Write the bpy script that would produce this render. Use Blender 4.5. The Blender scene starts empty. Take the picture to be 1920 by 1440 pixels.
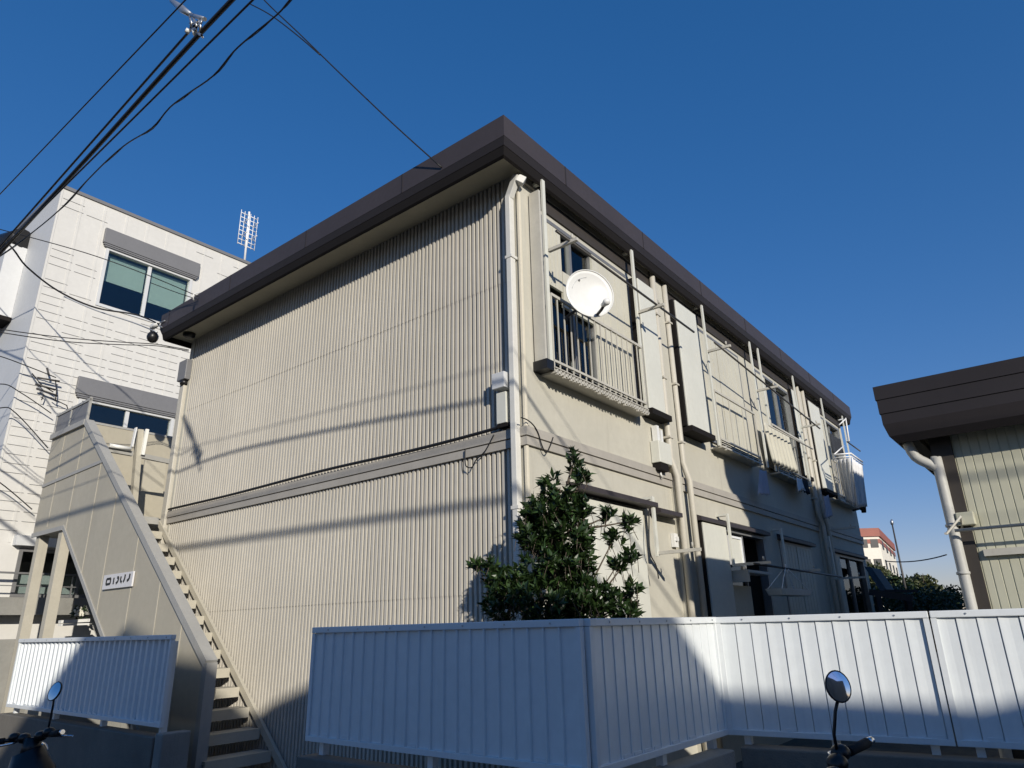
import bpy, bmesh, math, random
from mathutils import Vector, Matrix, Quaternion
R = math.radians
scene = bpy.context.scene
col = scene.collection
random.seed(7)

# ------------------------------------------------------------------ frame of the place
EYE = 1.6
F = 1290.0
CAM_ROT = Matrix.Rotation(R(109.5), 3, 'X') @ Matrix.Rotation(R(-1.46), 3, 'Z')
CAM = Vector((0, 0, EYE))
AZ = R(51.8)
uA = Vector((-math.sin(AZ), math.cos(AZ), 0))     # along the end wall, away to the left
uB = Vector((math.cos(AZ), math.sin(AZ), 0))      # along the long wall, away to the right
CORNER = Vector((0.1189, 6.2, EYE))               # wall corner of the apartment house, heights counted from eye level

def T(a, b, z):
    return CORNER + uA * a + uB * b + Vector((0, 0, z))
def ray(x, y):
    return CAM_ROT @ Vector(((x - 960) / F, -(y - 720) / F, -1))
def on_plane(px, py, p0, n):
    d = ray(px, py)
    return CAM + d * ((p0 - CAM).dot(n) / d.dot(n))
def onA(px, py, off=0.0):
    q = on_plane(px, py, T(0, -off, 0), uB) - CORNER
    return q.dot(uA), q.z
def onB(px, py, off=0.0):
    q = on_plane(px, py, T(-off, 0, 0), uA) - CORNER
    return q.dot(uB), q.z
def onP(px, py, a):                                # plane across the end wall's direction: gives (b, z)
    q = on_plane(px, py, T(a, 0, 0), uA) - CORNER
    return q.dot(uB), q.z
def wA(px, py, b):
    return on_plane(px, py, T(0, b, 0), uB)
def at_y(px, py, Y):
    d = ray(px, py)
    return CAM + d * (Y / d.y)

# ------------------------------------------------------------------ materials
MATS = {}
def mat(name, c, rough=0.6, var=0.12, scale=3.0, streak=0.0, bump=0.0, bscale=60.0, metal=0.0, spec=0.4, dirt=None, coat=0.0):
    m = bpy.data.materials.new(name); m.use_nodes = True
    nt = m.node_tree; N = nt.nodes; L = nt.links
    bs = N['Principled BSDF']
    bs.inputs['Roughness'].default_value = rough
    bs.inputs['Metallic'].default_value = metal
    bs.inputs['Specular IOR Level'].default_value = spec
    bs.inputs['Coat Weight'].default_value = coat
    tc = N.new('ShaderNodeTexCoord')
    def noise(sc, det, mapping=None, rough_=0.6):
        n = N.new('ShaderNodeTexNoise'); n.inputs['Scale'].default_value = sc
        n.inputs['Detail'].default_value = det; n.inputs['Roughness'].default_value = rough_
        if mapping:
            mp = N.new('ShaderNodeMapping'); mp.inputs['Scale'].default_value = mapping
            L.new(tc.outputs['Object'], mp.inputs['Vector']); L.new(mp.outputs['Vector'], n.inputs['Vector'])
        else:
            L.new(tc.outputs['Object'], n.inputs['Vector'])
        return n
    def ramp(src, lo, hi):
        r = N.new('ShaderNodeMapRange'); r.inputs['From Min'].default_value = lo; r.inputs['From Max'].default_value = hi
        L.new(src, r.inputs['Value']); return r.outputs['Result']
    def mix(fac, c1, c2, mode='MIX'):
        mx = N.new('ShaderNodeMix'); mx.data_type = 'RGBA'; mx.blend_type = mode
        if isinstance(fac, float): mx.inputs['Factor'].default_value = fac
        else: L.new(fac, mx.inputs['Factor'])
        for s, v in (('A', c1), ('B', c2)):
            if isinstance(v, tuple): mx.inputs[6 if s == 'A' else 7].default_value = v + (1,)
            else: L.new(v, mx.inputs[6 if s == 'A' else 7])
        return mx.outputs[2]
    lo = tuple(x * (1 - var) for x in c); hi = tuple(min(1, x * (1 + var * .7)) for x in c)
    n1 = noise(scale, 6)
    out = mix(ramp(n1.outputs['Fac'], .3, .7), lo, hi)
    n2 = noise(scale * 9, 4)
    out = mix(ramp(n2.outputs['Fac'], .3, .75), out, mix(0.5, out, tuple(x * .86 for x in c)))
    if streak:
        d = dirt or tuple(x * .45 for x in c)
        n3 = noise(2.2, 7, (6, 6, .35), .7)
        f = ramp(n3.outputs['Fac'], .56, .85)
        mm = N.new('ShaderNodeMath'); mm.operation = 'MULTIPLY'; mm.inputs[1].default_value = streak
        L.new(f, mm.inputs[0])
        out = mix(mm.outputs[0], out, d)
    L.new(out, bs.inputs['Base Color'])
    rr = N.new('ShaderNodeMapRange'); rr.inputs['To Min'].default_value = max(.02, rough - .08); rr.inputs['To Max'].default_value = min(1, rough + .1)
    L.new(n2.outputs['Fac'], rr.inputs['Value']); L.new(rr.outputs['Result'], bs.inputs['Roughness'])
    if bump:
        nb = noise(bscale, 5)
        b = N.new('ShaderNodeBump'); b.inputs['Strength'].default_value = bump; b.inputs['Distance'].default_value = .02
        L.new(nb.outputs['Fac'], b.inputs['Height']); L.new(b.outputs['Normal'], bs.inputs['Normal'])
    MATS[name] = m
    return m

M_SIDING = mat('beige ribbed siding', (.52, .49, .425), .55, .09, 1.2, .42, dirt=(.25, .225, .185))
M_WALL = mat('beige rendered wall', (.50, .48, .405), .75, .08, 1.2, .45, .10, 90, dirt=(.28, .25, .20))
M_TRIM = mat('grey beige trim', (.39, .365, .32), .6, .10, 3, .35)
M_CORN = mat('cream corner bead', (.66, .61, .49), .5, .05, 3, .15)
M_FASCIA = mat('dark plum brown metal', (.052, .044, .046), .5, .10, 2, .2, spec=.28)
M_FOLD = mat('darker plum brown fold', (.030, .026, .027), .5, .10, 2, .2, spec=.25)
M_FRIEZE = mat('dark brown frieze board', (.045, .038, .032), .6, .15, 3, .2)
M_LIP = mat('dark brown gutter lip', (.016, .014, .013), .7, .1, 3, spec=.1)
M_SOFFIT = mat('beige soffit board', (.50, .47, .36), .8, .12, 2, .2)
M_PIPE = mat('off white plastic pipe', (.66, .65, .60), .45, .08, 3, .4, dirt=(.36, .34, .29))
M_PIPEG = mat('greyed plastic pipe', (.47, .465, .43), .5, .08, 3, .4)
M_PIPEB = mat('beige painted pipe', (.52, .49, .415), .5, .06, 3, .2)
M_SHUT = mat('pale grey green steel shutter', (.63, .63, .56), .45, .06, 1.6, .28, dirt=(.36, .35, .30))
M_SHUTC = mat('cream closed shutter', (.55, .53, .44), .5, .08, 2.5, .45, dirt=(.28, .26, .21))
M_RAIL = mat('weathered painted steel rail', (.50, .48, .42), .5, .12, 6, .4, dirt=(.18, .14, .10))
M_DARKPOLE = mat('dark oxidised pole', (.06, .055, .05), .45, .2, 8)
M_FRAME = mat('grey aluminium window frame', (.22, .22, .22), .4, .1, 6, metal=.3)
M_WHITE = mat('white painted metal', (.80, .81, .81), .38, .05, 2, .12, dirt=(.5, .5, .48))
M_FENCE = mat('white steel fence sheet', (.71, .745, .75), .34, .05, 1.4, .36, spec=.5, dirt=(.46, .47, .46))
M_FENCEF = mat('white steel fence frame', (.69, .72, .725), .34, .05, 1.8, .3, spec=.5, dirt=(.42, .43, .42))
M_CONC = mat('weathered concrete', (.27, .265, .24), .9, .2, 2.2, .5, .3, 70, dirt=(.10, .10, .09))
M_CONCD = mat('darker concrete', (.17, .158, .135), .9, .2, 2.2, .3, .3, 70)  # concrete in a darker, brownish tone
M_ASPH = mat('asphalt', (.05, .05, .05), .92, .25, 4, 0, .5, 140)
M_PLOT = mat('bare gravelly soil', (.14, .125, .10), .95, .3, 3, 0, .6, 90)
M_STAIR = mat('taupe painted steel panel', (.43, .395, .31), .5, .06, 1.3, .2, dirt=(.2, .19, .16))
M_STAIRT = mat('grey painted steel edge', (.36, .355, .33), .5, .06, 2, .2)
M_TREAD = mat('beige painted steel tread', (.47, .44, .36), .6, .08, 4, .3)
M_WB = mat('white lap siding', (.645, .632, .59), .55, .06, 1.2, .25, dirt=(.55, .54, .5))
M_WBS = mat('white smooth board', (.60, .61, .61), .55, .04, 1.5, .1)
M_GREYB = mat('grey shutter case', (.185, .185, .19), .5, .06, 2, .1)
M_BLACK = mat('black plastic', (.012, .012, .013), .35, .2, 8)
M_RUB = mat('black rubber', (.015, .015, .016), .8, .2, 8)
M_CHROME = mat('bright chrome', (.8, .8, .82), .08, .02, 3, metal=1.0)
M_MIRROR = mat('mirror glass', (.85, .87, .9), .02, .01, 3, metal=1.0)
M_SCOOT = mat('dark blue black scooter paint', (.010, .011, .014), .35, .1, 3)
M_TARP = mat('navy tarp', (.025, .04, .075), .55, .2, 5, 0, .5, 25)
M_CABLE = mat('black cable sheath', (.012, .012, .013), .5, .1, 4)
M_GALV = mat('galvanised steel', (.45, .47, .49), .4, .15, 8, metal=.8)
M_PORC = mat('white porcelain', (.75, .75, .72), .25, .05, 6)
M_DISH = mat('white dish enamel', (.72, .72, .69), .3, .02, 2, .05)
M_CLOTHW = mat('white cotton cloth', (.80, .80, .80), .9, .05, 6, 0, .2, 120)
M_CLOTHL = mat('lavender grey cloth', (.42, .43, .50), .9, .1, 6, 0, .2, 120)
M_CLOTHD = mat('dark navy cloth', (.03, .035, .045), .9, .2, 6, 0, .2, 120)
M_CURT = mat('grey curtain', (.42, .43, .43), .9, .08, 5)
M_BLUEBLIND = mat('blue green roller blind', (.40, .48, .455), .8, .05, 4)
M_ROOFRED = mat('red brown roof band', (.30, .10, .07), .6, .1, 1)
M_FARW = mat('pale cream far wall', (.74, .70, .60), .7, .05, .3)
M_OLIVEW = mat('greenish beige siding', (.52, .51, .39), .6, .06, 1.4, .25)
M_BARK = mat('grey brown bark', (.10, .08, .06), .9, .3, 12, 0, .6, 60)
M_INK = mat('dark sign lettering', (.03, .03, .028), .6, .1, 8)
M_SIGN = mat('white sign plate', (.66, .65, .65), .4, .05, 5, .15)
M_PLAST = mat('plaster of the houses over the road', (.20, .19, .175), .8, .1, 1)
M_TRAY = mat('pale blue plastic tray', (.68, .76, .82), .45, .05, 5)
M_FRUIT = mat('pale flower petals', (.75, .73, .62), .7, .1, 5)
M_WOOD = mat('dark stained timber', (.035, .032, .033), .7, .25, 6)
M_ORANGE = mat('fluorescent tube cover', (.85, .85, .80), .35, .03, 4)

def glass(name, tint, mixf):
    m = bpy.data.materials.new(name); m.use_nodes = True
    nt = m.node_tree; N = nt.nodes; L = nt.links
    N.remove(N['Principled BSDF']); out = N['Material Output']
    tr = N.new('ShaderNodeBsdfTransparent'); tr.inputs['Color'].default_value = tint + (1,)
    gl = N.new('ShaderNodeBsdfGlossy'); gl.inputs['Roughness'].default_value = .02
    fr = N.new('ShaderNodeFresnel'); fr.inputs['IOR'].default_value = 1.5
    ad = N.new('ShaderNodeMath'); ad.operation = 'ADD'; ad.inputs[1].default_value = mixf
    L.new(fr.outputs[0], ad.inputs[0])
    tc = N.new('ShaderNodeTexCoord'); nz = N.new('ShaderNodeTexNoise'); nz.inputs['Scale'].default_value = 1.6
    L.new(tc.outputs['Object'], nz.inputs['Vector'])
    bp = N.new('ShaderNodeBump'); bp.inputs['Strength'].default_value = .06; bp.inputs['Distance'].default_value = .05
    L.new(nz.outputs['Fac'], bp.inputs['Height']); L.new(bp.outputs['Normal'], gl.inputs['Normal'])
    mx = N.new('ShaderNodeMixShader')
    L.new(ad.outputs[0], mx.inputs[0]); L.new(tr.outputs[0], mx.inputs[1]); L.new(gl.outputs[0], mx.inputs[2])
    L.new(mx.outputs[0], out.inputs['Surface'])
    return m
M_GLASS = glass('window glass', (.85, .90, .89), .02)
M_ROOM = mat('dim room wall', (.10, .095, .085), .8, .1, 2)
M_GLASSD = glass('dark tinted window glass', (.25, .28, .30), .05)
M_SHEET = None

def leafmat(name, c, hi):
    m = bpy.data.materials.new(name); m.use_nodes = True
    nt = m.node_tree; N = nt.nodes; L = nt.links
    bs = N['Principled BSDF']; bs.inputs['Roughness'].default_value = .38
    g = N.new('ShaderNodeNewGeometry')
    mx = N.new('ShaderNodeMix'); mx.data_type = 'RGBA'
    L.new(g.outputs['Random Per Island'], mx.inputs['Factor'])
    mx.inputs[6].default_value = c + (1,); mx.inputs[7].default_value = hi + (1,)
    L.new(mx.outputs[2], bs.inputs['Base Color'])
    bs.inputs['Subsurface Weight'].default_value = 0
    tr = N.new('ShaderNodeBsdfTranslucent'); L.new(mx.outputs[2], tr.inputs['Color'])
    ms = N.new('ShaderNodeMixShader'); ms.inputs[0].default_value = .22
    L.new(bs.outputs[0], ms.inputs[1]); L.new(tr.outputs[0], ms.inputs[2])
    L.new(ms.outputs[0], N['Material Output'].inputs['Surface'])
    return m
M_LEAF = leafmat('glossy green leaf', (.010, .024, .008), (.045, .085, .022))
M_LEAFD = leafmat('dark tree leaf', (.018, .035, .014), (.05, .075, .025))
M_LEAFO = leafmat('olive tree leaf', (.05, .065, .025), (.11, .12, .05))

# ------------------------------------------------------------------ mesh helpers
class MB:
    def __init__(s): s.v = []; s.f = []; s.sm = []; s.mi = {}; s.slot = 0
    def add(s, verts, faces, smooth=False):
        k = len(s.v); s.v += [Vector(p) for p in verts]
        for f in faces:
            if s.slot: s.mi[len(s.f)] = s.slot
            s.f.append(tuple(i + k for i in f)); s.sm.append(smooth)
        return s
    def box8(s, p):                                 # p: 4 bottom, 4 top
        return s.add(p, [(0, 3, 2, 1), (4, 5, 6, 7), (0, 1, 5, 4), (1, 2, 6, 5), (2, 3, 7, 6), (3, 0, 4, 7)])
    def box(s, a0, a1, b0, b1, z0, z1):             # in the house's a, b, z
        return s.box8([T(a, b, z0) for a, b in ((a0, b0), (a1, b0), (a1, b1), (a0, b1))] + [T(a, b, z1) for a, b in ((a0, b0), (a1, b0), (a1, b1), (a0, b1))])
    def bB(s, t0, t1, o0, o1, z0, z1): return s.box(-o1, -o0, t0, t1, z0, z1)
    def bA(s, a0, a1, o0, o1, z0, z1): return s.box(a0, a1, -o1, -o0, z0, z1)
    def obox(s, c, ax, ay, az):                     # centre and three half-axis vectors
        c = Vector(c); p = []
        for k in (-1, 1):
            for i, j in ((-1, -1), (1, -1), (1, 1), (-1, 1)): p.append(c + ax * i + ay * j + az * k)
        return s.box8(p)
    def bar(s, p, q, w, h=None, upv=Vector((0, 0, 1))):
        p = Vector(p); q = Vector(q); d = q - p; h = h or w
        x = d.cross(upv)
        if x.length < 1e-5: x = d.cross(Vector((1, 0, 0)))
        x.normalize(); y = x.cross(d).normalized()
        return s.obox((p + q) / 2, x * w / 2, y * h / 2, d / 2)
    def tube(s, pts, r, n=8, cap=True, closed=False):
        pts = [Vector(p) for p in pts]; m = len(pts)
        rs = r if isinstance(r, (list, tuple)) else [r] * m
        k = len(s.v); prev = None
        for i, p in enumerate(pts):
            if closed: d = pts[(i + 1) % m] - pts[i - 1]
            else: d = pts[min(i + 1, m - 1)] - pts[max(i - 1, 0)]
            d.normalize()
            if prev is None:
                x = d.orthogonal().normalized()
            else:
                x = (prev - d * prev.dot(d)).normalized()
            prev = x; y = d.cross(x)
            for j in range(n):
                t = 2 * math.pi * j / n
                s.v.append(p + (x * math.cos(t) + y * math.sin(t)) * rs[i])
        for i in range(m if closed else m - 1):
            i2 = (i + 1) % m
            for j in range(n):
                s.f.append((k + i * n + j, k + i * n + (j + 1) % n, k + i2 * n + (j + 1) % n, k + i2 * n + j)); s.sm.append(True)
        if cap and not closed:
            s.f.append(tuple(k + j for j in reversed(range(n)))); s.sm.append(False)
            s.f.append(tuple(k + (m - 1) * n + j for j in range(n))); s.sm.append(False)
        return s
    def prism(s, poly, e):                          # polygon of world points extruded by e
        n = len(poly); poly = [Vector(p) for p in poly]; e = Vector(e)
        return s.add(poly + [p + e for p in poly], [tuple(reversed(range(n))), tuple(range(n, 2 * n))] + [(i, (i + 1) % n, n + (i + 1) % n, n + i) for i in range(n)])
    def ball(s, c, rx, ry=None, rz=None, nu=14, nv=8, M=None):
        ry = ry or rx; rz = rz or rx; vs = []; fs = []
        for i in range(nv + 1):
            th = math.pi * i / nv
            for j in range(nu):
                ph = 2 * math.pi * j / nu
                p = Vector((rx * math.sin(th) * math.cos(ph), ry * math.sin(th) * math.sin(ph), rz * math.cos(th)))
                if M: p = M @ p
                vs.append(Vector(c) + p)
        for i in range(nv):
            for j in range(nu): fs.append((i * nu + j, i * nu + (j + 1) % nu, (i + 1) * nu + (j + 1) % nu, (i + 1) * nu + j))
        return s.add(vs, fs, True)
    def build(s, name, m, parent=None, bevel=0.0, recalc=True, smooth=None):
        o_ = Vector((0, 0, 0))
        if parent is not None:
            p = parent; o_ = Vector(parent.location)
            while p.parent: p = p.parent; o_ = o_ + p.location
        base = o_
        loc = Vector((0, 0, 0))
        if parent is None and s.v:
            xs = [p.x for p in s.v]; ys = [p.y for p in s.v]; zs = [p.z for p in s.v]
            loc = Vector(((min(xs) + max(xs)) / 2, (min(ys) + max(ys)) / 2, min(zs))); base = loc
        me = bpy.data.meshes.new(name)
        me.from_pydata([p - base for p in s.v], [], s.f)
        for i, p in enumerate(me.polygons): p.use_smooth = s.sm[i] if smooth is None else smooth
        if recalc:
            bm = bmesh.new(); bm.from_mesh(me)
            if smooth is None and any(s.sm): bmesh.ops.remove_doubles(bm, verts=bm.verts, dist=1e-6)
            bmesh.ops.recalc_face_normals(bm, faces=bm.faces); bm.to_mesh(me); bm.free()
        for mm in (m if isinstance(m, (list, tuple)) else [m]): me.materials.append(mm)
        for fi, sl in s.mi.items(): me.polygons[fi].material_index = sl
        o = bpy.data.objects.new(name, me); col.objects.link(o)
        o.location = loc
        if parent is not None: o.parent = parent
        if bevel:
            bv = o.modifiers.new('bevel', 'BEVEL'); bv.width = bevel; bv.segments = 2; bv.limit_method = 'ANGLE'
        return o

def tag(o, label=None, cat=None, group=None, kind=None):
    if label: o['label'] = label
    if cat: o['category'] = cat
    if group: o['group'] = group
    if kind: o['kind'] = kind
    return o
def thing(name, label, cat, loc, group=None):
    o = bpy.data.objects.new(name, None); col.objects.link(o); o.location = Vector(loc)
    o.empty_display_size = .2
    return tag(o, label, cat, group)

def ring(mb, a0, a1, b0, b1, prof):
    """sweep a profile of (outward, z) round a rectangle with mitred corners"""
    n = len(prof); k = len(mb.v)
    for sa, sb in ((0, 0), (1, 0), (1, 1), (0, 1)):
        for o, z in prof:
            mb.v.append(T((a1 + o) if sa else (a0 - o), (b1 + o) if sb else (b0 - o), z))
    for c in range(4):
        d = (c + 1) % 4
        for i in range(n):
            j = (i + 1) % n
            mb.f.append((k + c * n + i, k + d * n + i, k + d * n + j, k + c * n + j)); mb.sm.append(False)
    return mb

def wall_grid(mb, axis, u0, u1, z0, z1, holes, front, depth):
    """flat wall with real openings; axis 'B' runs along b with outward = -a, 'A' runs along a with outward = -b, 'P' along b at plane a"""
    us = sorted({u0, u1} | {h[0] for h in holes} | {h[1] for h in holes})
    zs = sorted({z0, z1} | {h[2] for h in holes} | {h[3] for h in holes})
    def P(u, o, z):
        return T(-(front + o), u, z) if axis == 'B' else T(u, -(front + o), z)
    for i in range(len(us) - 1):
        for j in range(len(zs) - 1):
            cu = (us[i] + us[i + 1]) / 2; cz = (zs[j] + zs[j + 1]) / 2
            if any(h[0] < cu < h[1] and h[2] < cz < h[3] for h in holes): continue
            mb.add([P(us[i], 0, zs[j]), P(us[i + 1], 0, zs[j]), P(us[i + 1], 0, zs[j + 1]), P(us[i], 0, zs[j + 1])], [(0, 1, 2, 3)])
    for h in holes:
        c = [(h[0], h[2]), (h[1], h[2]), (h[1], h[3]), (h[0], h[3])]
        for i in range(4):
            p, q = c[i], c[(i + 1) % 4]
            mb.add([P(p[0], 0, p[1]), P(q[0], 0, q[1]), P(q[0], -depth, q[1]), P(p[0], -depth, p[1])], [(0, 1, 2, 3)])
    return mb

# ------------------------------------------------------------------ camera, light, sky
cam = bpy.data.cameras.new('camera'); cam_o = bpy.data.objects.new('camera', cam); col.objects.link(cam_o)
cam.sensor_width = 36; cam.lens = F / 1920 * 36; cam.clip_end = 3000; cam.clip_start = .05
cam_o.matrix_world = Matrix.Translation(CAM) @ CAM_ROT.to_4x4()
scene.camera = cam_o
s_dir = (-uB * 1.0 - uA * 1.7 + Vector((0, 0, .68))).normalized()   # towards the sun
ELEV = math.asin(s_dir.z); SAZ = math.atan2(s_dir.x, s_dir.y)
sun = bpy.data.lights.new('sun', 'SUN'); sun.energy = 4.6; sun.angle = R(.53); sun.color = (1.0, .93, .82)
sun_o = bpy.data.objects.new('sun', sun); col.objects.link(sun_o)
sun_o.rotation_euler = s_dir.to_track_quat('Z', 'Y').to_euler(); sun_o.location = (6, -16, 14)
w = bpy.data.worlds.new('World'); scene.world = w; w.use_nodes = True
sky = w.node_tree.nodes.new('ShaderNodeTexSky'); sky.sky_type = 'NISHITA'; sky.sun_disc = False
sky.sun_elevation = ELEV; sky.sun_rotation = SAZ; sky.altitude = 0; sky.air_density = 1.0; sky.dust_density = .1; sky.ozone_density = 3.0
bg = w.node_tree.nodes['Background']; bg.inputs['Strength'].default_value = .1
def wn(t): return w.node_tree.nodes.new(t)
WL = w.node_tree.links
m1 = wn('ShaderNodeMix'); m1.data_type = 'RGBA'; m1.blend_type = 'MULTIPLY'; m1.inputs['Factor'].default_value = 1; m1.inputs[7].default_value = (.1, .1, .1, 1)
gm_ = wn('ShaderNodeGamma'); gm_.inputs['Gamma'].default_value = .6
hs = wn('ShaderNodeHueSaturation'); hs.inputs['Saturation'].default_value = 1.7
m2 = wn('ShaderNodeMix'); m2.data_type = 'RGBA'; m2.blend_type = 'MULTIPLY'; m2.inputs['Factor'].default_value = 1; m2.inputs[7].default_value = (6.9, 6.25, 8.1, 1)
WL.new(sky.outputs[0], m1.inputs[6]); WL.new(m1.outputs[2], gm_.inputs['Color']); WL.new(gm_.outputs[0], hs.inputs['Color'])
WL.new(hs.outputs[0], m2.inputs[6]); WL.new(m2.outputs[2], bg.inputs['Color'])
vs = scene.view_settings; vs.view_transform = 'Standard'; vs.look = 'None'; vs.exposure = 0.0; vs.gamma = 1
scene.cycles.max_bounces = 6
scene.cycles.use_denoising = True

# ------------------------------------------------------------------ ground
g = MB(); g.add([(-600, -600, 0), (600, -600, 0), (600, 900, 0), (-600, 900, 0)], [(0, 1, 2, 3)])
tag(g.build('road', M_ASPH), kind='structure')
g = MB(); g.add([T(-16, -1.30, -EYE + .006), T(16, -1.30, -EYE + .006), T(16, 30, -EYE + .006), T(-16, 30, -EYE + .006)], [(0, 1, 2, 3)])
tag(g.build('ground', M_PLOT), kind='structure')

# ------------------------------------------------------------------ apartment house
LA, LB = 6.78, 12.6
ZG = -EYE; ZS = 4.594
apt = thing('apartment_building', 'two storey beige apartment house with ribbed end wall and deep dark brown eaves', 'building', T(LA / 2, LB / 2, ZG))
def rib_wall(mb, axis, u0, u1, z0, z1, front, pitch=.061, depth=.031, groove=.5, back=.12, seed=5):
    pts = []; u = u0; rj = random.Random(seed)
    while u < u1 - 1e-6:
        e = min(u + pitch * rj.uniform(.965, 1.035), u1); gw = pitch * groove * rj.uniform(.9, 1.08); j_ = rj.uniform(-.0012, .0012)
        pts += [(u, j_)]
        if e - u > gw + .006:
            pts += [(e - gw, j_), (e - gw + .002, -depth), (e - .002, -depth)]
        pts += [(e - 1e-5, 0)] if e >= u1 - 1e-6 else []
        u = e
    def P(u, o, z): return T(u, -(front + o), z) if axis == 'A' else T(-(front + o), u, z)
    n = len(pts)
    vs = [P(u, o, z0) for u, o in pts] + [P(u, o, z1) for u, o in pts]
    fs = [(i, i + 1, n + i + 1, n + i) for i in range(n - 1)]
    mb.add(vs, fs)
    # back and ends
    b0, b1, b2, b3 = P(u0, -back, z0), P(u1, -back, z0), P(u1, -back, z1), P(u0, -back, z1)
    mb.add([b0, b1, b2, b3], [(0, 1, 2, 3)])
    mb.add([P(u0, 0, z0), P(u0, -back, z0), P(u0, -back, z1), P(u0, 0, z1)], [(0, 1, 2, 3)])
    mb.add([P(u1, 0, z0), P(u1, -back, z0), P(u1, -back, z1), P(u1, 0, z1)], [(0, 1, 2, 3)])
    return mb
BL, BM, BH = 1.592, 1.682, 1.768                    # string course: bottom, middle joint, top
for z0_, z1_, f_ in ((ZG, .30, .0), (.296, BL - .003, .004), (BH + .003, 3.36, .0), (3.355, ZS - .002, .004)):
    m = MB(); rib_wall(m, 'A', .20, LA - .06, z0_, z1_, f_); m.build('end_wall_siding', M_SIDING, apt)
m = MB(); m.box(.02, .20, .004, .12, ZG, BL - .003); m.box(.02, .20, .004, .12, BH + .003, ZS - .002)
m.box(LA - .06, LA, -.012, .12, ZG, BL - .003); m.box(LA - .06, LA, -.012, .12, BH + .003, ZS - .002)
m.box(LA, LA + .12, .02, LB - .02, ZG, ZS - .002)        # rear wall
m.box(.14, LA, LB - .12, LB, ZG, ZS - .002)              # far end wall
m.build('wall', M_WALL, apt)
W2 = [(.36, 2.28), (4.12, 6.02), (6.78, 8.62), (10.42, 12.25)]
Z2 = (2.46, 4.26)
W1 = [(.75, 2.06), (4.42, 6.02), (6.75, 8.42), (9.62, 12.28)]
Z1 = (-.92, 1.24)
holes = [(a, b, Z2[0], Z2[1]) for a, b in W2] + [(a, b, Z1[0], Z1[1]) for a, b in W1]
m = MB(); wall_grid(m, 'B', .02, LB, ZG, ZS - .002, holes, 0, .12)
m.build('long_wall', M_WALL, apt, recalc=False)
m = MB(); m.bB(-.014, .022, -.02, .014, ZG, BL - .003); m.bB(-.014, .022, -.02, .014, BH + .003, ZS - .002)
m.build('corner_bead', M_CORN, apt, bevel=.006)
m = MB()
for z0, z1, o in ((BL, BM - .012, .028), (BM - .012, BM, .008), (BM, BH, .036)):
    m.bA(-o, LA + .02, -.02, o, z0, z1); m.bB(.02, LB + .02, -.02, o, z0, z1)
m.build('string_course', M_TRIM, apt)
# eaves
RA0, RA1, RB0, RB1 = -.19, 7.04, -.46, 13.1
m = MB(); ring(m, RA0, RA1, RB0, RB1, [(-.06, 4.985), (0, 4.955), (0, 4.70), (-.25, 4.69), (-.25, 4.985)])
m.build('fascia', M_FASCIA, apt)
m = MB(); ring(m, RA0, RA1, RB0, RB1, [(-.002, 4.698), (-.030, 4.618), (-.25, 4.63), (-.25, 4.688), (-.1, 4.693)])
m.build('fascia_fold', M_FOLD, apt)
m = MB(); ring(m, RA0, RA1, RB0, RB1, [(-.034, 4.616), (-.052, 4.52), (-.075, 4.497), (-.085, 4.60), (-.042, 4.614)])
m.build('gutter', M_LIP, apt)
m = MB(); m.box(RA0 + .086, RA1 - .086, RB0 + .086, RB1 - .086, ZS, ZS + .02)
m.build('soffit', M_SOFFIT, apt)
m = MB(); m.box(RA0 + .10, RA1 - .1, RB0 + .1, RB1 - .1, 4.90, 4.96)
m.build('roof', M_FASCIA, apt)
b_ = RB0 + 1.1
while b_ < RB1:
    m = MB(); m.box(RA0 - .0035, RA0, b_, b_ + .018, 4.702, 4.953); m.build('fascia_joint', M_FOLD, apt); b_ += 1.82
a_ = RA0 + 1.5
while a_ < RA1:
    m = MB(); m.box(a_, a_ + .018, RB0 - .0035, RB0, 4.702, 4.953); m.build('fascia_joint', M_FOLD, apt); a_ += 1.82
m = MB(); m.bB(.03, LB, -.02, .03, ZS - .09, ZS - .004); m.build('eave_moulding', M_TRIM, apt)
m = MB(); m.bB(.33, LB - .1, -.02, .022, 4.33, ZS - .092); m.build('frieze_board', M_FRIEZE, apt)
# inside of the rooms: floor slab and dark partition walls so that open windows show depth
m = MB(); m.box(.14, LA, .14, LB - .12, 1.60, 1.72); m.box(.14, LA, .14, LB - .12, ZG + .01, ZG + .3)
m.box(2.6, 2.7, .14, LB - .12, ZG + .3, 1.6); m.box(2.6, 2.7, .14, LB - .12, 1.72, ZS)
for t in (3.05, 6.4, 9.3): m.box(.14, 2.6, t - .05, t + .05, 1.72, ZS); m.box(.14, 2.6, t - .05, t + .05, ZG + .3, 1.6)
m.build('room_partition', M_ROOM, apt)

# square downpipe at the corner
m = MB(); m.bA(.045, .108, .024, .10, ZG, 4.30)
P0 = T(.0765, -.062, 4.28); P1 = T(-.045, -.075, 4.50)
m.bar(P0, P1, .066, .078); m.bar(P1 - Vector((0, 0, .04)), T(-.10, -.02, 4.42), .07, .09)
dp = m.build('downpipe', M_PIPE, apt, bevel=.006)
for z in (3.55, 1.0, -.4):
    m = MB(); m.bA(.035, .118, .0, .106, z, z + .03); m.build('pipe_clamp', M_PIPE, dp)
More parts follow.
